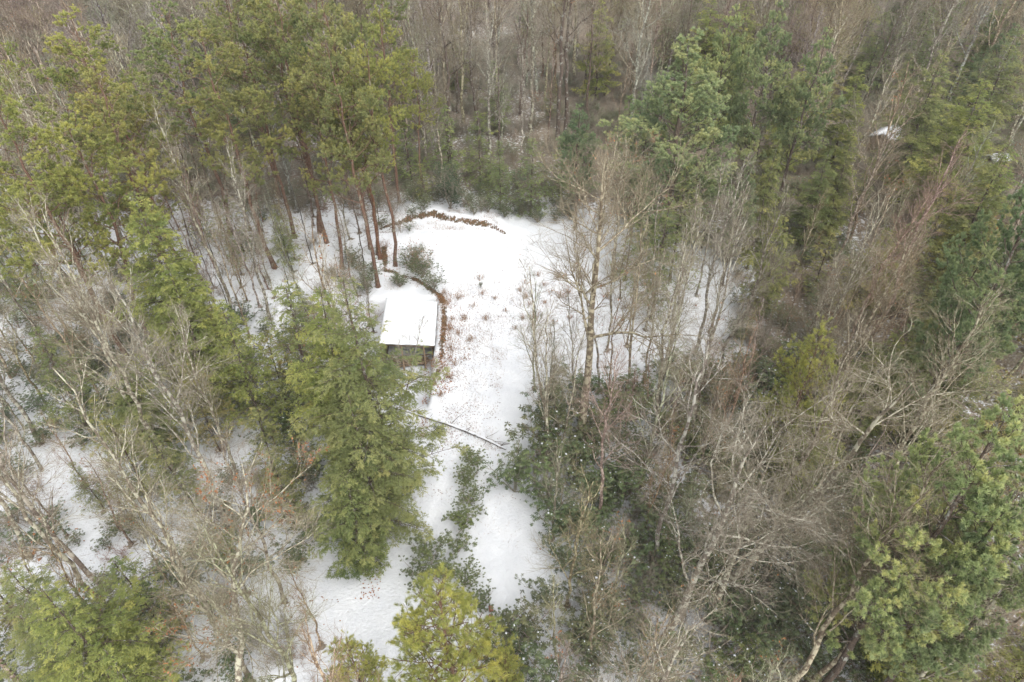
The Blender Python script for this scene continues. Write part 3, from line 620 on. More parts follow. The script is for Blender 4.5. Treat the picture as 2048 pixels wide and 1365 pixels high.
put('pine', 560, 400, 'tall pine with a long bare dark trunk at the left of the pine group', H=24, var=0, tilt=(0, -.05), tint='n', group=PG)
put('pine', 700, 395, 'deep green pine at the back of the pine group', H=22, var=2, tint='n', group=PG)
put('pine', 800, 415, 'feathery light green pine at the right end of the pine group', H=20, var=0, tint='y', wide=1.0, group=PG)
put('pine', 850, 400, 'yellowish pine with low boughs above the earth bank', H=15, var=1, tint='y', group=PG)
put('pine', 620, 380, 'broad pine behind the pine group near the top of the photo', H=23, var=2, tint='o', group=PG)
put('pine', 790, 350, 'mid green pine beyond the feathery pine behind the bank', H=22, var=0, tint='d', group=PG)
# upper left corner
put('pine', 150, 45, 'wide yellow green pine in the upper left corner with a dark forked trunk', 't', 22, 2, 'y', wide=1.25)
put('pine', 20, 190, 'bright yellow pine on the left edge of the photo', 't', 22, 0, 'y', wide=1.2)
put('pine', 120, 230, 'yellow green pine just right of the bright pine on the left edge', 't', 20, 1, 'y', wide=1.2)
put('pine', 60, 330, 'low spreading pine above the snow at the left edge', 't', 16, 2, 'y', wide=1.2)
put('pine', 330, 20, 'grey green pine beyond the reddish twigs at the upper left', 't', 22, 1, 'b', wide=1.2)
put('pine', 430, 60, 'olive pine left of the main pine group at the top', 't', 22, 0, 'o', wide=1.2)
put('pine', 200, 160, 'olive pine behind grey limbs in the upper left', 't', 21, 2, 'o', wide=1.1)
put('hemlock', 262, 372, 'tall golden green hemlock left of the open snow', 't', 17, 0, 'y')
put('hemlock', 330, 520, 'hemlock with dark green tips just below the tall golden hemlock', 't', 13, 1, 'y')
put('hemlock', 235, 700, 'small fresh green hemlock above the snow patch at the left', 't', 9, 2, 'n')
put('hemthin', 440, 590, 'thin yellowish hemlock over the snow left of the shed hemlock', 't', 12, 0, 'y')
put('hemthin', 560, 560, 'airy young hemlock just left of the big shed hemlock', 't', 12, 1, 'n', wide=1.2)
put('hemlock', 640, 570, 'hemlock on the left shoulder of the big shed hemlock', 't', 15, 1, 'y')
put('hemnear', 690, 548, 'big green hemlock with drooping boughs beside the shed roof', 't', 18, 0, 'n', wide=.9)
put('hemnear', 700, 790, 'lower hemlock in front of the big shed hemlock', 't', 12, 0, 'n', wide=1.1, rz=2)
put('hemlock', 690, 960, 'short dark hemlock at the left edge of the white track', 't', 8, 2, 'd')
put('hemnear', 80, 1165, 'olive hemlock top in the lower left corner', 't', 13, 0, 'y', wide=.95, rz=4)
put('hemnear', 10, 1120, 'hemlock crown cut by the left edge near the bottom', 't', 12, 0, 'n')
put('hemthin', 200, 1290, 'sparse hemlock at the bottom edge beside the lower left corner', 't', 10, 0, 'y', wide=.8)
put('hemthin', 60, 640, 'thin dark hemlock at the left edge below the pines', 't', 10, 0, 'd')
put('spine', 880, 1195, 'bright yellow green pine in front at the foot of the track', 't', 11, 0, 'f', wide=1.25)
put('spine', 700, 1290, 'lowest yellow pine at the bottom edge, leftmost of the front pines', 't', 7, 0, 'f', rz=5, wide=1.1)
put('spine', 1010, 1310, 'small yellow pine at the bottom edge beside the right rut', 't', 5, 0, 'f', rz=1, wide=1.0)
# centre back
put('holly', 902, 432, 'dark glossy holly standing right behind the earth bank', H=5.5)
put('hemthin', 850, 420, 'small pale hemlock sapling left of the dark holly', H=4.5, var=1, tint='p')
put('hemthin', 1000, 425, 'dim hemlock sapling on the snow right of the holly', H=8, var=0, tint='b')
put('hemthin', 1060, 430, 'grey green hemlock sapling behind the centre of the clearing', H=9, var=1, tint='b', wide=.9)
put('hemthin', 960, 380, 'thin hemlock further back between the dark trunks', H=9, var=1, tint='d')
put('wpine', 1150, 455, 'blue green pine behind the orange leaved oak', H=13, var=1, tint='b')
put('wpine', 1262, 470, 'young blue green pine left of the big white pine', H=14, var=1, tint='b')
put('wpine', 1385, 85, 'big dense blue green white pine right of the clearing', 't', 20.5, 0, 'w', wide=1.22)
put('wpine', 1500, 330, 'softer white pine against the right flank of the big white pine', 't', 12, 1, 'n', wide=.7)
put('hemlock', 1207, -8, 'narrow column shaped hemlock near the top of the photo', 't', 15, 1, 'f', wide=.9)
put('hemlock', 1430, -10, 'yellow green hemlock behind the big white pine at the top', 't', 17, 0, 'y')
put('hemlock', 1500, -20, 'olive hemlock top right of the yellow green one at the top', 't', 18, 1, 'o')
put('wpine', 1470, 20, 'pale white pine behind the shoulder of the big white pine', 't', 20, 1, 'l', wide=.8)
put('wpine', 1560, 20, 'green white pine with outstretched boughs at the upper right', 't', 21, 1, 'p', wide=.8)
put('wpine', 1645, 70, 'bushy white pine with a long bough to the right', 't', 19, 1, 'p', wide=.85)
put('hemlock', 1610, 120, 'golden hemlock under the bushy white pine at the upper right', 't', 14, 1, 'y')
put('hemlock', 1725, 130, 'narrow golden hemlock left of the far cabin', 't', 13, 1, 'y', wide=.9)
put('hemlock', 1560, 280, 'slim olive hemlock right of the big white pine', 't', 13, 1, 'o', wide=.75)
put('hemlock', 1570, 430, 'short olive hemlock below the slim one right of the clearing', 't', 10, 2, 'o', wide=.8)
put('hemlock', 1710, 265, 'thin topped hemlock in front of the far cabin', 't', 12, 0, 'o', wide=.9)
put('hemlock', 1660, 300, 'dull green hemlock behind the stout leaning grey trunk', 't', 11, 1, 'd', wide=.9)
put('hemlock', 1888, 108, 'pointed dark hemlock standing clear at the upper right', 't', 16, 0, 'n')
put('hemlock', 1830, 95, 'small green hemlock tip left of the pointed dark hemlock', 't', 10, 1, 'n', wide=.8)
put('hemlock', 1975, 160, 'wide yellow green hemlock at the right edge near the top', 't', 16, 0, 'y', wide=1.15)
put('hemlock', 2035, 60, 'green hemlock cut by the right edge near the top corner', 't', 17, 1, 'n')
put('hemlock', 2020, 290, 'olive hemlock on the right edge below the wide yellow green one', 't', 14, 1, 'o')
for i_, (a_, b_) in enumerate([(1780, 5), (1815, -5), (1870, 0), (1925, -8)]):
    put('hemthin', a_, b_ + 8, ['leftmost', 'second from left', 'third from left', 'rightmost'][i_] + ' of the bluish frosted conifers along the top right edge', 't', 13, 0, 'b', 'dark', group='frosted conifers at the top right')
put('wpine', 2095, 330, 'tall dark green pine cut by the right edge at mid height', 't', 22, 1, 'd', wide=.75)
put('wpine', 2070, 460, 'blue green pine on the right edge beside the tall dark one', 't', 16, 1, 'n', wide=.7)
put('hemlock', 1985, 560, 'green hemlock at the right edge above the huge pale pine', 't', 14, 0, 'n')
put('hemlock', 1900, 610, 'olive hemlock behind pale limbs near the right edge', 't', 11, 1, 'o')
put('spine', 1655, 655, 'small yellow green pine among grey twigs right of the clearing', 't', 12, 0, 'f', wide=.95)
put('hemlock', 1640, 800, 'dim hemlock under the small yellow green pine', 't', 8, 2, 'o')
put('wpine', 2000, 800, 'huge pale green white pine at the lower right', 't', 21, 1, 'l', wide=.8, rz=.5)
put('wpine', 1915, 890, 'soft green crown in front of the huge pale white pine', 't', 15, 1, 'l', wide=.75, rz=2.5)
put('wpine', 2070, 960, 'white pine crown cut by the right edge near the bottom', 't', 18, 1, 'p', rz=4, wide=.8)
put('hemlock', 1930, 1180, 'hemlock in shade under the huge pale pine', 't', 9, 2, 'y')
put('hemthin', 1300, 480, 'dark drooping pine sapling at the right end of the open snow', H=5, var=1, tint='d', wide=1.3)
put('hemthin', 1340, 560, 'thin green pine sapling among grey stems right of the clearing', H=12, var=0, tint='n')
put('hemthin', 1300, 640, 'sparse hemlock between grey stems right of the centre oak', H=12, var=0, tint='d')
put('hemthin', 1250, 560, 'small airy hemlock growing in the snowy clearing', H=7, var=1, tint='n')

# hero bare trees
put('oak', 1163, 868, 'tall centre oak with a thick grey brown trunk in the clearing', H=21, var=2, top=(1222, 300), warm='brown', rz=.8)
put('mid', 1098, 935, 'slim multi branched maple leaning over the snow left of the centre oak', H=14, var=0, warm='pale', top=(1062, 480))
put('mid', 1088, 900, 'thin grey maple twin behind the slim maple', H=12, var=1, warm='pale', tilt=(0, -.02))
put('mid', 1122, 905, 'young maple between the slim maple and the centre oak', H=11, var=1, warm='pale', tilt=(0, .06))
put('oak', 1225, 560, 'spreading oak with orange leaf tufts in front of the big white pine', H=14, var=1, warm='pale')
put('oak', 476, 1480, 'lichen covered oak at the bottom left with a stout pale trunk', H=16, var=1, warm='pale', top=(500, 900), rz=2)
put('mid', 640, 1290, 'small oak holding red brown leaves beside the track', H=8, var=2, warm='red')
put('hard', 345, 925, 'double grey trunk rising from the left snow patch', H=20, var=0, warm='pale', tilt=(0, -.03))
put('hard', 318, 905, 'lichen striped trunk just left of the double grey trunk', H=20, var=1, warm='pale', tilt=(0, -.08))
put('hard', 465, 1060, 'dark barked tree right of the double grey trunk', H=20, var=2, warm='grey', tilt=(0, -.02))
put('hard', 425, 1230, 'grey tree leaning left above the lower rhododendrons', H=19, var=3, warm='pale', tilt=(0, -.05))
put('hard', 235, 1255, 'pale mottled trunk standing on snow near the lower left', H=19, var=1, warm='pale', tilt=(0, -.06))
put('hard', 60, 1110, 'lichen spotted trunk near the left edge in the lower part', H=18, var=0, warm='pale')
put('hard', 75, 880, 'grey trunk at the left edge level with the snow patch', H=18, var=2, warm='grey')
put('snag', 145, 775, 'dark leaning pole on the snow at the left', H=10, var=0, warm='dark', tilt=(0, -.1))
put('hard', 225, 560, 'forked pale tree spreading over the yellow pines at the left', H=20, var=2, warm='pale', tilt=(0, -.1))
put('hard', 170, 600, 'tall pale tree leaning to the left edge over the pines', H=21, var=0, warm='pale', tilt=(0, -.16))
put('hard', 255, 640, 'white limbed tree in front of the tall golden hemlock', H=19, var=3, warm='pale', tilt=(0, -.05))
put('hard', 470, 640, 'pale branching tree left of the pine group', H=19, var=1, warm='pale', tilt=(0, -.04))
put('hard', 540, 640, 'grey branching tree on open snow between hemlock and pines', H=16, var=2, warm='grey')
put('hard', 400, 470, 'bare tree whose pale stems rise left of the pine group', H=20, var=3, warm='pale', tilt=(0, -.1))
put('mid', 210, 810, 'reddish twigged maple over the left rhododendrons', H=12, var=1, warm='red', tilt=(0, -.12))
put('mid', 250, 770, 'red brown maple crown behind the reddish twigged one', H=12, var=0, warm='red', tilt=(0, -.1))
put('hard', 250, 330, 'reddish bare tree between the upper left pines', H=19, var=3, warm='red')
put('hard', 480, 960, 'light grey tree with upswept limbs left of the shed hemlock', H=15, var=1, warm='pale')
# right hand side
put('mid', 1335, 735, 'upright grey stem right of the centre oak', H=14, var=0, warm='pale', tilt=(0, .02))
put('mid', 1290, 760, 'grey sapling next to the upright grey stem', H=12, var=1, warm='pale')
put('hard', 1300, 905, 'slender grey tree over the rhododendrons right of the track', H=17, var=1, warm='pale', tilt=(0, .0))
put('hard', 1375, 880, 'tall thin grey tree above the right rhododendrons', H=18, var=3, warm='grey', tilt=(0, .02))
put('hard', 1430, 760, 'dark leaning trunk at the right end of the clearing', H=17, var=2, warm='dark', tilt=(0, .08))
put('hard', 1390, 700, 'grey tree on snow just left of the dark leaning trunk', H=17, var=0, warm='grey', tilt=(0, .04))
put('hard', 1655, 470, 'stout grey trunk leaning right below the far cabin', H=18, var=2, warm='pale', tilt=(0, .05))
put('oak', 1440, 1190, 'lichen white oak with long limbs reaching toward the huge pine', H=19, var=0, warm='pale', top=(1850, 740), rz=0)
put('oak', 1330, 1290, 'broad oak over the lower right rhododendrons', H=17, var=0, warm='grey', rz=1, tilt=(0, .1))
put('oak', 1420, 1240, 'oak with a burst of orange leaves at the lower right', H=14, var=2, warm='pale', tilt=(0, .04))
put('hard', 1540, 1420, 'upswept fine twigged tree at the bottom right', H=19, var=2, warm='brown', tilt=(0, .12))
put('hard', 1600, 1380, 'feathery brown tree beside the upswept tree at the bottom right', H=18, var=0, warm='brown', tilt=(0, .1))
put('hard', 1720, 1460, 'pale limbed tree in the bottom right corner', H=17, var=3, warm='pale', tilt=(0, .12))
put('mid', 1180, 1330, 'thin grey brown tree over the bottom edge of the rhododendrons', H=11, var=1, warm='brown')
put('hard', 1620, 900, 'dense brown twigged tree in the middle of the right woods', H=18, var=2, warm='brown', tilt=(0, .1))
put('hard', 1560, 820, 'pale upswept tree right of the clearing', H=18, var=0, warm='pale', tilt=(0, .1))
for a_, b_, v_, h_, w_, t_, q_ in [(1215, 700, 0, 12, 'pale', (1235, 430), 'slim grey tree on the snow just right of the centre oak'), (1255, 690, 1, 11, 'brown', (1290, 450), 'brown sapling second from the centre oak on the open snow'), (1290, 660, 2, 13, 'grey', (1330, 370), 'grey sapling in the middle of the right hand snow'),
                                 (1345, 640, 0, 13, 'pale', (1400, 350), 'pale forked sapling at the right of the open snow'), (1395, 590, 1, 13, 'grey', (1455, 320), 'grey sapling at the far right corner of the open snow'), (1240, 600, 2, 10, 'brown', (1260, 400), 'low brown sapling behind the centre oak'), (1420, 660, 0, 14, 'pale', (1500, 360), 'pale upright sapling by the dark leaning trunk'),
                                 (1200, 780, 2, 13, 'grey', (1150, 440), 'grey sapling crossing in front of the centre oak'), (1250, 800, 1, 14, 'brown', (1290, 430), 'brown sapling at the near edge of the right hand snow'), (1320, 800, 0, 14, 'grey', (1375, 420), 'tall grey sapling second along the near edge of the right hand snow'), (1150, 820, 1, 10, 'grey', (1130, 560), 'low grey sapling left of the centre oak trunk')]:
    put('mid', a_, b_, q_, H=h_, var=v_, warm=w_, top=t_)
put('hemthin', 1962, 395, 'thin hemlock hiding half of the small snowy hut', H=7, var=0, tint='o')
put('mid', 1950, 430, 'brown sapling in front of the small snowy hut', H=10, var=0, warm='brown')
# back row dark trunks
put('dark', 905, 330, 'dark forked tree behind the earth bank left of centre', H=23, var=0, tilt=(0, -.02))
put('dark', 958, 300, 'dark tree with a kinked trunk behind the earth bank', H=19, var=0, rz=1.5, tilt=(0, -.05))
put('dark', 1112, 300, 'tall dark tree with orange leaves at the top centre', H=25, var=1, tilt=(0, -.01))
put('dark', 1127, 285, 'dark twin trunk right of the orange leaved tree at the top', H=25, var=0, tilt=(0, .01))
put('dark', 1000, 310, 'slim dark tree between the kinked tree and the orange leaved tree', H=15, var=0, rz=3)

# ------------------------------------------------------------------ scattered woods
ORD = ['first', 'second', 'third', 'fourth', 'fifth', 'sixth', 'seventh', 'eighth', 'ninth', 'tenth', 'eleventh', 'twelfth', 'thirteenth', 'fourteenth', 'fifteenth', 'sixteenth', 'seventeenth', 'eighteenth', 'nineteenth', 'twentieth']
pend = []
def free(x, y, d):
    for (a, b, c) in occupied:
        if (a - x) ** 2 + (b - y) ** 2 < (d * .5 + c * .5) ** 2: return False
    return True
def covers(x, y, H, rad, tol):
    n = 0
    for k in (.5, .65, .8, .95):
        for dx in (-rad * .7, 0, rad * .7):
            p = proj((x + dx, y, H * k))
            for (cx, cy, a, b, hy, kd) in HERO:
                if hy > y + .5 and ((p[0] - cx) / a) ** 2 + ((p[1] - cy) / b) ** 2 < 1: n += 1; break
    return n > tol
def in_view(x, y, H, m=40):
    g = 0
    for k in (0, .5, 1):
        p = proj((x, y, g + H * k))
        if -m < p[0] < 2048 + m and -m < p[1] < 1365 + m: return True
    return False
def in_clear(x, y): return inside(CLEAR, x, y)
def scatter(kinds, n, ylo, yhi, d, cond, H=(16, 21), rad=3, warm=('grey',), tint=('n',), check=True, tries=40, clearok=False, tol=0):
    made = 0
    for _ in range(n * tries):
        if made >= n: break
        y = math.sqrt(random.uniform((ylo + 28) ** 2, (yhi + 28) ** 2)) - 28; hw = .75 * (.784 * y + 24) + 5; x = random.uniform(-hw, hw)
        bp = proj((x, y, 0))
        if not cond(x, y, bp) or (in_clear(x, y) and not clearok) or not free(x, y, d): continue
        h = random.uniform(*H)
        if not in_view(x, y, h): continue
        if check and blocked(x, y, h, rad): continue
        if covers(x, y, h, rad + 2, tol if random.random() < .95 else 9): continue
        k = random.choice(kinds); v = random.randrange(len(K[k]))
        occupied.append((x, y, d)); pend.append((k, v, x, y, h, random.choice(warm), random.choice(tint))); made += 1
    return made
any_ = lambda x, y, b: True
left_open = lambda b: 380 < b[0] < 620 and 430 < b[1] < 900
# near woods
n1 = scatter(['hard', 'hard', 'mid'], 26, 6, 46, 2.8, lambda x, y, b: x > 3.5 and b[0] > 1150, (14, 19), 1.5, ('grey', 'pale', 'brown', 'brown'))
n2 = scatter(['hard', 'mid'], 16, 6, 46, 3.6, lambda x, y, b: x < -3 and not left_open(b), (13, 18), 1.5, ('grey', 'pale', 'brown'))
n3 = scatter(['hard', 'hard', 'mid'], 50, 44, 80, 3.0, lambda x, y, b: b[0] > 1330, (14, 20), 1.5, ('brown', 'grey', 'pale', 'brown'))
n4 = scatter(['hard', 'mid', 'pine'], 34, 46, 80, 3.4, lambda x, y, b: b[0] < 600 and not left_open(b), (15, 20), 1.5, ('grey', 'pale', 'brown'), ('y', 'o', 'n'))
n5 = scatter(['snag', 'mid', 'mid'], 44, 44, 75, 1.5, lambda x, y, b: b[0] < 780 and b[0] > 330, (7, 12), .8, ('dark', 'brown', 'grey'))
n6 = scatter(['mid', 'hard', 'hard'], 60, 66, 92, 2.2, any_, (10, 18), 1.5, ('brown', 'grey', 'grey', 'olive'))
n12 = scatter(['hemthin'], 34, 16, 62, 2.4, lambda x, y, b: b[0] < 620, (4, 8.5), 1.2, ('dark',), ('n', 'o', 'y', 'n'), tol=7)
n7 = scatter(['hemthin'], 34, 50, 95, 3.2, lambda x, y, b: b[0] < 300 or b[0] > 1330 or b[1] < 420, (6, 12), 1.5, ('dark',), ('n', 'o', 'b', 'd'))
n8 = scatter(['farhard'], 150, 78, 118, 2.7, any_, (16, 22), 2, ('grey', 'brown', 'grey', 'pale', 'brown'))
n9 = scatter(['hemlock', 'hemlock', 'wpine', 'hemlock'], 44, 80, 150, 4, lambda x, y, b: b[0] > 1300 or b[0] < 500, (11, 18), 2, ('dark',), ('n', 'o', 'd', 'y'))
n11 = scatter(['hemlock', 'hemthin'], 22, 8, 60, 3.5, lambda x, y, b: b[0] < 240 or b[0] > 1650, (8, 13), 2, ('dark',), ('n', 'o', 'y'), tol=5)
n10 = scatter(['mid'], 140, 8, 66, 1.6, lambda x, y, b: b[0] > 1040 or b[0] < 560, (6, 11), 1.0, ('brown', 'pale', 'red', 'brown'))
print('shedpx', [tuple(map(round, proj((*sh(u,v), .4)))) for u,v in ((0,0),(5,0),(0,SH_D),(5,SH_D))], SH_D)
print('scatter', n12, n11, n1, n2, n3, n4, n5, n6, n7, n8, n9, n10)
# shrubs
def shrub_field(kinds, n, cond, d, H, ylo=6, yhi=60, tint=('n', 'd', 'n'), warm=('grey', 'brown'), clearok=False):
    made = 0
    for _ in range(n * 14):
        if made >= n: break
        y = math.sqrt(random.uniform((ylo + 28) ** 2, (yhi + 28) ** 2)) - 28; hw = .75 * (.784 * y + 24) + 2; x = random.uniform(-hw, hw)
        b = proj((x, y, 0))
        if not cond(x, y, b) or (in_clear(x, y) and not clearok) or not in_view(x, y, 3, 20): continue
        if any((a - x) ** 2 + (c - y) ** 2 < (d * .5 + q * .5) ** 2 for a, c, q in shr): continue
        h = random.uniform(*H)
        if blocked(x, y, h, .5, -1): continue
        k = random.choice(kinds); v = random.randrange(len(K[k])); shr.append((x, y, d)); pend.append((k, v, x, y, h, random.choice(warm), random.choice(tint))); made += 1
    return made
shr = []
s1 = shrub_field(['rhodo'], 150, lambda x, y, b: b[0] > 1000 and b[1] > 740 and b[0] < 1700, 1.45, (2.2, 3.8), tint=('n', 'd', 'd', 'n', 'y'))
s6 = shrub_field(['rhodo'], 46, lambda x, y, b: 1015 < b[0] < 1200 and b[1] > 740, 1.1, (2.2, 3.4), tint=('n', 'n', 'y'))
s2 = shrub_field(['rhodo', 'brush'], 80, lambda x, y, b: b[0] >= 1600, 2.2, (2.0, 3.2), yhi=70)
s3 = shrub_field(['rhodo', 'rhodo', 'laurel'], 100, lambda x, y, b: b[0] < 640 and vnoise(np.array([x]), np.array([y]), 5, 77)[0] > .36, 1.6, (1.6, 3.0), yhi=50, tint=('n', 'd', 'b'))
s4 = shrub_field(['brush', 'laurel'], 70, lambda x, y, b: b[1] < 470, 2.6, (1.2, 2.6), ylo=60, yhi=95, tint=('n', 'b'), warm=('brown', 'grey', 'olive'))
s5 = shrub_field(['brush'], 100, lambda x, y, b: b[0] < 760 or b[0] > 1200, 2.4, (1.3, 2.4), ylo=6, yhi=62, warm=('brown', 'red', 'pale'))
print('shrubs', s1, s2, s3, s4, s5)

# labels for the scattered ones: kind, look, where, counted from the left inside its patch
LOOK = {'hard': {'grey': 'grey', 'pale': 'pale', 'brown': 'brown twigged', 'olive': 'olive', 'dark': 'dark', 'red': 'reddish'}}
def zone(bx, by, y):
    row = 'front' if y < 24 else 'near' if y < 40 else 'middle' if y < 58 else 'back' if y < 80 else 'far' if y < 98 else 'farthest'
    col = ('by the left edge' if bx < 330 else 'left of the shed hemlock' if bx < 700 else 'behind the shed' if bx < 900 and y > 40 else 'along the white track' if bx < 1000 else
           'behind the clearing' if bx < 1330 and y > 55 else 'right of the track' if bx < 1330 else 'right of the clearing' if bx < 1680 else 'by the right edge')
    return row, col
SP = {'hard': 'bare trees', 'mid': 'young bare trees', 'snag': 'dead saplings', 'pine': 'pines', 'hemlock': 'hemlocks', 'hemthin': 'thin hemlocks', 'wpine': 'white pines', 'farhard': 'bare trees', 'dark': 'dark trees',
      'rhodo': 'rhododendrons', 'laurel': 'laurel bushes', 'brush': 'bare brush clumps'}
WL = {'grey': 'grey', 'pale': 'pale grey', 'brown': 'brown', 'olive': 'olive grey', 'dark': 'dark', 'red': 'reddish'}
GL = {'n': 'green', 'y': 'yellow green', 'd': 'dark green', 'b': 'bluish green', 'o': 'olive green', 'p': 'pale green'}
cells = {}
for it in pend:
    k, v, x, y, h, wm, tn = it; b = proj((x, y, 0)); row, col = zone(b[0], b[1], y)
    look = WL[wm] if k in ('hard', 'mid', 'snag', 'farhard', 'dark', 'brush') else GL[tn]
    cells.setdefault((look + ' ' + SP[k], row, col), []).append((b[0], it))
for (sp, row, col), lst in cells.items():
    lst.sort(key=lambda q: q[0])
    for i, (_, (k, v, x, y, h, wm, tn)) in enumerate(lst):
        pos = '' if len(lst) == 1 else (ORD[i] if i < 20 else str(i + 1) + 'th') + ' '
        sps = sp[:-1] if not sp.endswith('bushes') else sp[:-2]
        label = f'{pos or "only "}{sps}' + (' from left' if pos else '') + f', {row} row, {col}'
        kit = K[k][v]; zs = BASEH.get((k, v)) or max(float(q.co.z) for q in kit[0][1].vertices); BASEH[(k, v)] = zs; s = h / zs
        lean = ((x / 60) * .10 + random.gauss(0, .035)) if k not in ('rhodo', 'laurel', 'brush') else 0
        build(kit, INFO[k][0], x, y, label, INFO[k][1], sp, random.random() * 6.28, s * random.uniform(.95, 1.2), s, (random.gauss(0, .03), lean), tuple(c * random.uniform(.9, 1.1) for c in GT[tn]), tw=tuple(c * random.uniform(.88, 1.1) for c in WARM[wm]))

# ------------------------------------------------------------------ far woods as one mass (geometry nodes)
def joined(kit, name, col, tint=(1, 1, 1)):
    import bmesh
    mb = bpy.data.meshes.new(name); bm = bmesh.new(); mats = []
    for pn, me_, st in kit:
        k = len(bm.faces); bm.from_mesh(me_); bm.faces.ensure_lookup_table()
        for f in bm.faces[k:]: f.material_index = len(mats)
        mats.append(me_.materials[0])
    bm.to_mesh(mb); bm.free()
    for q in mats: mb.materials.append(q)
    o = bpy.data.objects.new(name, mb); col.objects.link(o)
def mass(name, kits, pts, sel, sizes, label, cat):
    col = bpy.data.collections.new(name + '_kinds')
    for i, kk in enumerate(kits): joined(kk, name + '_kind_' + 'abcdefgh'[i], col)
    pa = np.array(pts); pz = ground(pa[:, 0], pa[:, 1]); pm = bpy.data.meshes.new(name)
    pm.vertices.add(len(pa)); pm.vertices.foreach_set('co', np.column_stack([pa, pz]).astype(np.float32).ravel())
    a = pm.attributes.new('pick', 'INT', 'POINT'); a.data.foreach_set('value', np.array(sel, np.int32))
    a = pm.attributes.new('turn', 'FLOAT_VECTOR', 'POINT'); a.data.foreach_set('vector', np.column_stack([rng.normal(0, .03, len(pa)), rng.normal(0, .04, len(pa)), rng.random(len(pa)) * 6.28]).astype(np.float32).ravel())
    a = pm.attributes.new('size', 'FLOAT', 'POINT'); a.data.foreach_set('value', np.array(sizes, np.float32))
    fo = bpy.data.objects.new(name, pm); C.objects.link(fo); fo['kind'] = 'stuff'; fo['label'] = label; fo['category'] = cat
    g = bpy.data.node_groups.new(name, 'GeometryNodeTree'); g.interface.new_socket('Geometry', in_out='INPUT', socket_type='NodeSocketGeometry'); g.interface.new_socket('Geometry', in_out='OUTPUT', socket_type='NodeSocketGeometry')
    gn = g.nodes; gl = g.links; gi = gn.new('NodeGroupInput'); go = gn.new('NodeGroupOutput'); ip = gn.new('GeometryNodeInstanceOnPoints'); ci = gn.new('GeometryNodeCollectionInfo')
    ci.inputs[0].default_value = col; ci.inputs['Separate Children'].default_value = True; ci.inputs['Reset Children'].default_value = True; ip.inputs['Pick Instance'].default_value = True
    def na(nm, ty):
        q = gn.new('GeometryNodeInputNamedAttribute'); q.data_type = ty; q.inputs[0].default_value = nm; return q.outputs[0]
    gl.new(gi.outputs[0], ip.inputs['Points']); gl.new(ci.outputs[0], ip.inputs['Instance']); gl.new(na('pick', 'INT'), ip.inputs['Instance Index'])
    gl.new(na('turn', 'FLOAT_VECTOR'), ip.inputs['Rotation']); gl.new(na('size', 'FLOAT'), ip.inputs['Scale']); gl.new(ip.outputs[0], go.inputs[0])
    md = fo.modifiers.new('instances', 'NODES'); md.node_group = g
far_kits = [K['farhard'][0], K['farhard'][1], hardwood(133, 20, .18, .35, .27, 11, .7, .1, .1, fine=.6, twig_r=.01, sep=False), K['hemlock'][2]]
pts = []; sel = []
for _ in range(30000):
    if len(pts) >= 1250: break
    y = math.sqrt(random.uniform(100 ** 2, 300 ** 2)); hw = .75 * (.784 * y + 24) + 14; x = random.uniform(-hw, hw)
    if y < 118 and not free(x, y, 2.6): continue
    bp = proj((x, y, 0))
    if 745 < bp[0] < 830 and -60 < bp[1] < 75: continue
    pts.append((x, y)); sel.append(3 if random.random() < .14 else random.randrange(3))
mass('far_woods', far_kits, pts, sel, .8 + .35 * rng.random(len(pts)), 'distant bare hardwood forest filling the top of the view', 'woods')
# low undergrowth that no one could count, under the trees
pts = []; sel = []; siz = []
for _ in range(60000):
    if len(pts) >= 4800: break
    y = math.sqrt(random.uniform((6 + 28) ** 2, (135 + 28) ** 2)) - 28; hw = .75 * (.784 * y + 24) + 3; x = random.uniform(-hw, hw)
    b = proj((x, y, 0))
    if in_clear(x, y) or not in_view(x, y, 2, 20) or blocked(x, y, 1.2, .7, -1): continue
    dens = .95 if y > 66 else (.95 if x > 4 else (.22 if left_open(b) else .5))
    if vnoise(np.array([x]), np.array([y]), 4, 55)[0] > dens + .12 or random.random() > dens + .1: continue
    q = random.random(); sel.append(0 if q < .3 else 1 if q < .55 else 2 if q < .63 else 3 if q < .88 else 4); pts.append((x, y)); siz.append(random.uniform(.5, 1.05))
print('undergrowth', len(pts))
mass('undergrowth', [K['brush'][0], K['brush'][1], K['brush'][2], K['laurel'][0], K['rhodo'][3]], pts, sel, siz, 'tangle of bare brush and low evergreen shrubs covering the snowy forest floor', 'undergrowth')

# ------------------------------------------------------------------ weeds, litter, blocks
def weed(seed, H=.7, n=42):
    r = np.random.default_rng(seed); mb = MB(); b = np.column_stack([r.normal(0, .16, (n, 2)), np.zeros(n)])
    d = unit(np.column_stack([r.normal(0, .38, (n, 2)), np.ones(n)])); side = unit(np.cross(d, r.normal(0, 1, (n, 3)))); L = (H * (.5 + .6 * r.random(n)))[:, None]
    v = np.stack([b - side * .008, b + side * .008, b + d * L], 1); mb.add(v, t=np.arange(n * 3).reshape(-1, 3), tint=np.repeat(r.random(n), 3))
    me1 = mb.mesh('stalks', 'weed'); m2 = MB(); k = n * 2; i = r.integers(0, n, k); leaves(m2, b[i] + d[i] * L[i] * (.3 + .7 * r.random((k, 1))), r.normal(0, 1, (k, 3)), .08, .04, r, r.random(k), .3)
    return [('stalks', me1, True), ('leaves', m2.mesh('leaves', 'weed'), True)]
WK = [weed(1), weed(2, .5, 30), weed(3, .9, 50)]
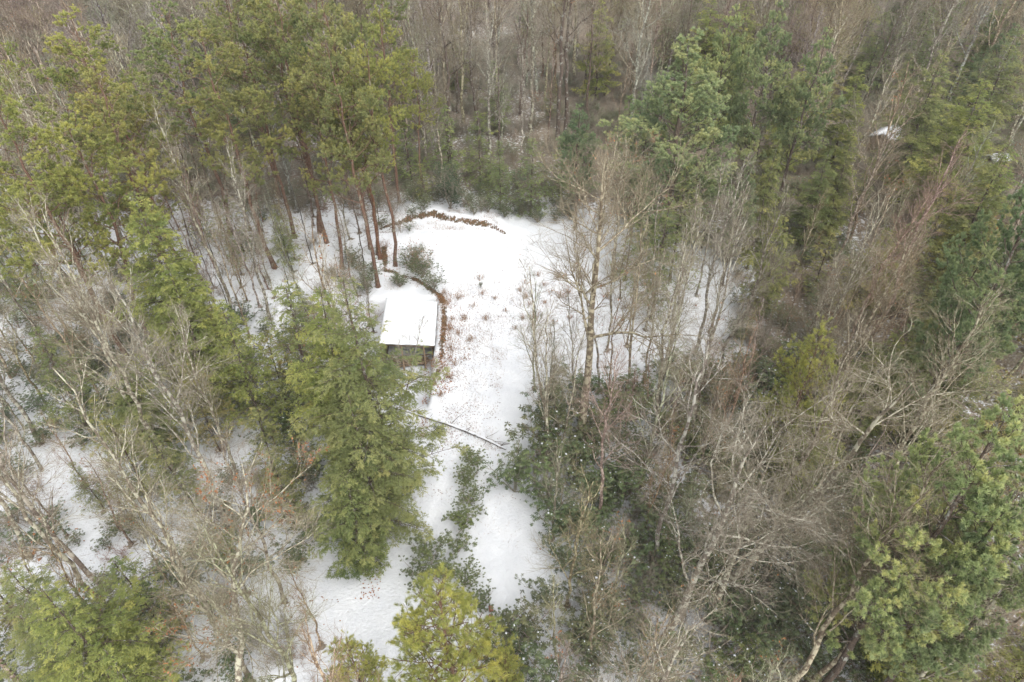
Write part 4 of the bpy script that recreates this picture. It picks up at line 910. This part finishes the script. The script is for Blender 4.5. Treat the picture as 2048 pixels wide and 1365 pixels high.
wp = [(888, 590), (892, 612), (905, 640), (916, 668), (905, 700), (930, 640), (945, 614), (965, 590), (990, 600), (972, 640), (940, 680), (1040, 585), (1050, 600), (1046, 640), (1052, 570), (1076, 555), (1088, 575), (1060, 612), (1090, 610), (1100, 590), (1115, 560), (1122, 600), (1135, 590), (1030, 660), (1070, 640), (1140, 640), (1108, 650),
      (918, 600), (900, 660), (886, 740), (896, 755), (870, 770), (880, 790), (850, 850), (846, 870), (1195, 570), (1215, 600), (1230, 560), (1250, 620), (1180, 640), (910, 730), (930, 720), (1150, 545), (1165, 560), (1270, 600), (1285, 570), (960, 560), (1010, 625), (935, 1000), (780, 1030), (770, 1055)]
wl = sorted(wp, key=lambda q: (q[1] // 60, q[0]))
rows = {}
for q in wl: rows.setdefault(q[1] // 60, []).append(q)
rown = {9: 'beside the back of the shed', 8: 'at the upper end', 10: 'level with the shed roof', 11: 'level with the shed front', 12: 'just below the shed', 13: 'above the fallen trunk', 14: 'at the fallen trunk', 16: 'low on the track', 17: 'near the track bottom'}
for rk, lst in rows.items():
    for i, (px, py) in enumerate(lst):
        p = at(px, py); build(WK[i % 3], 'withered_weed', p[0], p[1], (ORD[i] if i < 20 else str(i + 1) + 'th') + ' from left of the rusty weed tufts ' + rown.get(rk, 'on the snow'), 'weeds', 'rusty weed tufts on the snow', random.random() * 6, random.uniform(.8, 1.4), tint=random.choice([(1.0, .92, .75), (1, .95, .85), (1.05, .85, .65)]), tw=(1, .92, .75))
put('mid', 806, 800, 'bare sapling reaching over the front of the snowy shed roof', H=7.5, var=1, warm='grey', top=(850, 600))
put('mid', 780, 830, 'thin bare sapling between the shed hemlock and the shed front', H=6, var=0, warm='pale', top=(800, 640))
# shrubs of the track, placed one by one
put('laurel', 945, 930, 'small leafy laurel on the ridge just below the fallen trunk', H=1.5, var=1, tint='y')
put('laurel', 932, 965, 'second laurel of the ridge between the two ruts', H=1.5, var=1, tint='y', rz=1)
put('laurel', 940, 1010, 'third laurel down the ridge between the ruts', H=1.7, var=0, tint='y', rz=2)
put('laurel', 928, 1055, 'fourth laurel down the ridge, just above the round thicket', H=1.8, var=1, tint='y', rz=5)
put('rhodo', 915, 1105, 'rhododendron at the upper right of the round thicket in mid track', H=1.9, var=3, tint='y')
put('rhodo', 855, 1110, 'glossy rhododendron at the upper left of the round thicket in mid track', H=2.2, var=1, tint='y', rz=3)
put('rhodo', 890, 1160, 'widest rhododendron of the round thicket in mid track', H=2.3, var=0, tint='y', rz=5)
put('laurel', 850, 1165, 'laurel at the lower left of the round thicket in mid track', H=2.0, var=0, tint='n', rz=4)
put('laurel', 930, 1170, 'laurel at the lower right of the round thicket in mid track', H=1.8, var=0, tint='y', rz=1)
put('laurel', 1010, 1260, 'sprawling laurel low in the right rut', H=1.4, var=1, tint='n')
put('laurel', 960, 1215, 'thin laurel above the wood blocks', H=1.3, var=1, tint='n', rz=1.2)
put('laurel', 1000, 1340, 'laurel at the bottom edge right of the yellow pine', H=1.8, var=0, tint='y', rz=4)
put('laurel', 700, 1000, 'laurel at the foot of the short dark hemlock', H=1.8, var=0, tint='n')
put('laurel', 845, 560, 'wide laurel thicket crowning the earth behind the shed', H=2.6, var=0, tint='n', wide=1.0)
put('laurel', 822, 540, 'laurel left of the wide thicket behind the shed', H=2.2, var=0, tint='b', rz=2)
put('laurel', 868, 585, 'laurel on the earth strip at the back corner of the roof', H=2.0, var=0, tint='n', rz=4)
put('laurel', 800, 578, 'dark laurel touching the back edge of the shed roof', H=1.5, var=1, tint='d')
put('brush', 835, 545, 'red leaved young beech in the thicket behind the shed', H=4.0, var=2, warm='brown')
put('brush', 772, 505, 'rust leaved brush at the foot of the pines behind the shed', H=1.6, var=2, warm='red')
put('brush', 868, 735, 'rust leaved brush beside the shed front', H=1.4, var=2, warm='red')
put('brush', 872, 765, 'low rusty brush on the bare earth below the shed', H=1.1, var=2, warm='red', rz=2)
put('rhodo', 775, 715, 'leafy rhododendron reaching over the front of the shed roof', H=3.0, var=1, tint='y', wide=.8)
put('rhodo', 745, 565, 'dark rhododendron under the leaning pine', H=2.4, var=1, tint='d')
put('rhodo', 735, 590, 'rhododendron between the leaning pine and the big hemlock', H=2.6, var=0, tint='n')
put('laurel', 810, 880, 'laurel left of the fallen trunk at the track edge', H=1.6, var=0, tint='y', rz=1)
put('laurel', 962, 578, 'tiny evergreen seedling alone on the open snow', H=.8, var=1, tint='n', wide=.5)
put('laurel', 880, 870, 'small laurel just under the fallen trunk', H=1.0, var=1, tint='n')
for i, (px, py) in enumerate([(1060, 300), (1090, 340), (1040, 360), (1080, 260), (1050, 230), (1110, 380), (1020, 330), (1065, 390)]):
    put('brush', px, py, (ORD[i] + ' brown brush clump in the gap behind the clearing, ') + ('near side' if py > 320 else 'far side'), H=2.8, var=i % 2, warm='brown', group='brown brush behind the clearing', rz=i)
for i, (px, py) in enumerate([(1040, 430), (1010, 440), (975, 425), (1075, 445), (1035, 400), (960, 400), (940, 425), (1110, 440), (870, 420), (830, 415), (1000, 400)]):
    put('laurel', px, py, (ORD[i] + ' frosted laurel of the low thicket behind the clearing, ') + ('near side' if py > 420 else 'far side'), H=1.6, var=i % 2, tint='b', group='frosted laurels behind the clearing', rz=i)

r = np.random.default_rng(77)
def grass_obj(n, boxes, name, label):
    P = []
    for (x0, y0, x1, y1, wt) in boxes:
        k = int(n * wt); P += [at(a, b)[:2] for a, b in zip(x0 + (x1 - x0) * r.random(k), y0 + (y1 - y0) * r.random(k))]
    P = np.array(P); P = P[vnoise(P[:, 0], P[:, 1], 1.1, 43) > .5]; m = len(P); b = np.column_stack([P, ground(P[:, 0], P[:, 1]) - .01])
    d = unit(np.column_stack([r.normal(0, .7, (m, 2)), np.ones(m)])); sd = unit(np.cross(d, r.normal(0, 1, (m, 3)))); L = (.1 + .3 * r.random(m))[:, None]
    mb = MB(); mb.add(np.stack([b - sd * .009, b + sd * .009, b + d * L], 1), t=np.arange(m * 3).reshape(-1, 3), tint=np.repeat(r.random(m), 3))
    o = bpy.data.objects.new(name, mb.mesh(name, 'weed')); C.objects.link(o); o['kind'] = 'stuff'; o['label'] = label; o['category'] = 'grass'
grass_obj(16000, [(885, 570, 1150, 720, .5), (1150, 540, 1420, 700, .2), (880, 720, 1010, 900, .12), (800, 850, 1040, 1100, .06), (1000, 460, 1300, 560, .1)], 'dry_grass', 'thin dry grass blades poking through the snow of the clearing')
grass_obj(9000, [(785, 436, 1000, 462, .3), (862, 590, 905, 770, .4), (770, 500, 870, 585, .3)], 'dry_grass', 'brown grass tufts hanging over the edges of the earth banks')
def litter_obj(n, boxes, name, label, size, cat, m='litter'):
    P = []
    for (x0, y0, x1, y1, wt) in boxes:
        k = int(n * wt); px = x0 + (x1 - x0) * r.random(k); py = y0 + (y1 - y0) * r.random(k); P += [at(a, b)[:2] for a, b in zip(px, py)]
    P = np.array(P); keep = vnoise(P[:, 0], P[:, 1], 1.6, 41) > .38; P = P[keep]; z = ground(P[:, 0], P[:, 1]) + .02
    mb = MB(); leaves(mb, np.column_stack([P, z]), np.column_stack([r.normal(0, 1, (len(P), 2)), r.random(len(P)) * .8]), size, size * .6, r, r.random(len(P)), 0)
    o = bpy.data.objects.new(name, mb.mesh(name, m)); C.objects.link(o); o['kind'] = 'stuff'; o['label'] = label; o['category'] = cat
litter_obj(5600, [(880, 560, 1000, 760, .30), (1000, 540, 1180, 700, .30), (880, 740, 1000, 900, .2), (860, 900, 1040, 1000, .05), (1180, 540, 1420, 700, .15), (860, 450, 980, 475, .03)], 'fallen_leaves', 'brown dead leaves scattered over the snow of the clearing', .09, 'leaves')
litter_obj(2600, [(845, 440, 990, 462, .05), (868, 590, 900, 700, .12), (842, 700, 905, 790, .22), (885, 590, 940, 720, .08), (760, 480, 800, 560, .08), (640, 1120, 760, 1200, .1), (0, 600, 700, 1365, .35), (1060, 700, 2048, 1365, .3)], 'leaf_litter', 'rust coloured leaf litter on the earth banks and under the trees', .13, 'leaves', 'rust')
for i, (px, py, lb) in enumerate([(982, 1222, 'upper reddish wood block lying in the right rut'), (982, 1240, 'middle reddish wood block standing in the right rut'), (981, 1262, 'lowest reddish wood block half under the laurel')]):
    p = at(px, py); e = bpy.data.objects.new('wood_block', MB().box((0, 0, .07), (.24, .34, .16)).box((.0, .0, .157), (.2, .3, .02)).mesh('wood_block', 'redwood')); C.objects.link(e); e.location = (p[0], p[1], gz(p[0], p[1])); e.rotation_euler = (.1, .05, .2 + i); tag(e, lb, 'wood block', 'wood blocks in the rut')
# thin snow and needles round the foot of each tree
lt = litter.copy()
for (a_, b_, c_) in occupied:
    if c_ < 1.4 or b_ > 95: continue
    i0, i1 = np.searchsorted(gx, [a_ - 1.2, a_ + 1.2]); j0, j1 = np.searchsorted(gy, [b_ - 1.2, b_ + 1.2])
    if i1 <= i0 or j1 <= j0: continue
    d2 = (X[j0:j1, i0:i1] - a_) ** 2 + (Y[j0:j1, i0:i1] - b_) ** 2; lt[j0:j1, i0:i1] = np.maximum(lt[j0:j1, i0:i1], .62 * np.exp(-d2 / .3))
GROUND_ME.attributes['litter'].data.foreach_set('value', lt.astype(np.float32).ravel())
print({k:[sum(len(p.polygons) for _,p,_ in q) for q in v] for k,v in K.items()})
print('done', _t.time() - _T0, len(bpy.data.objects))
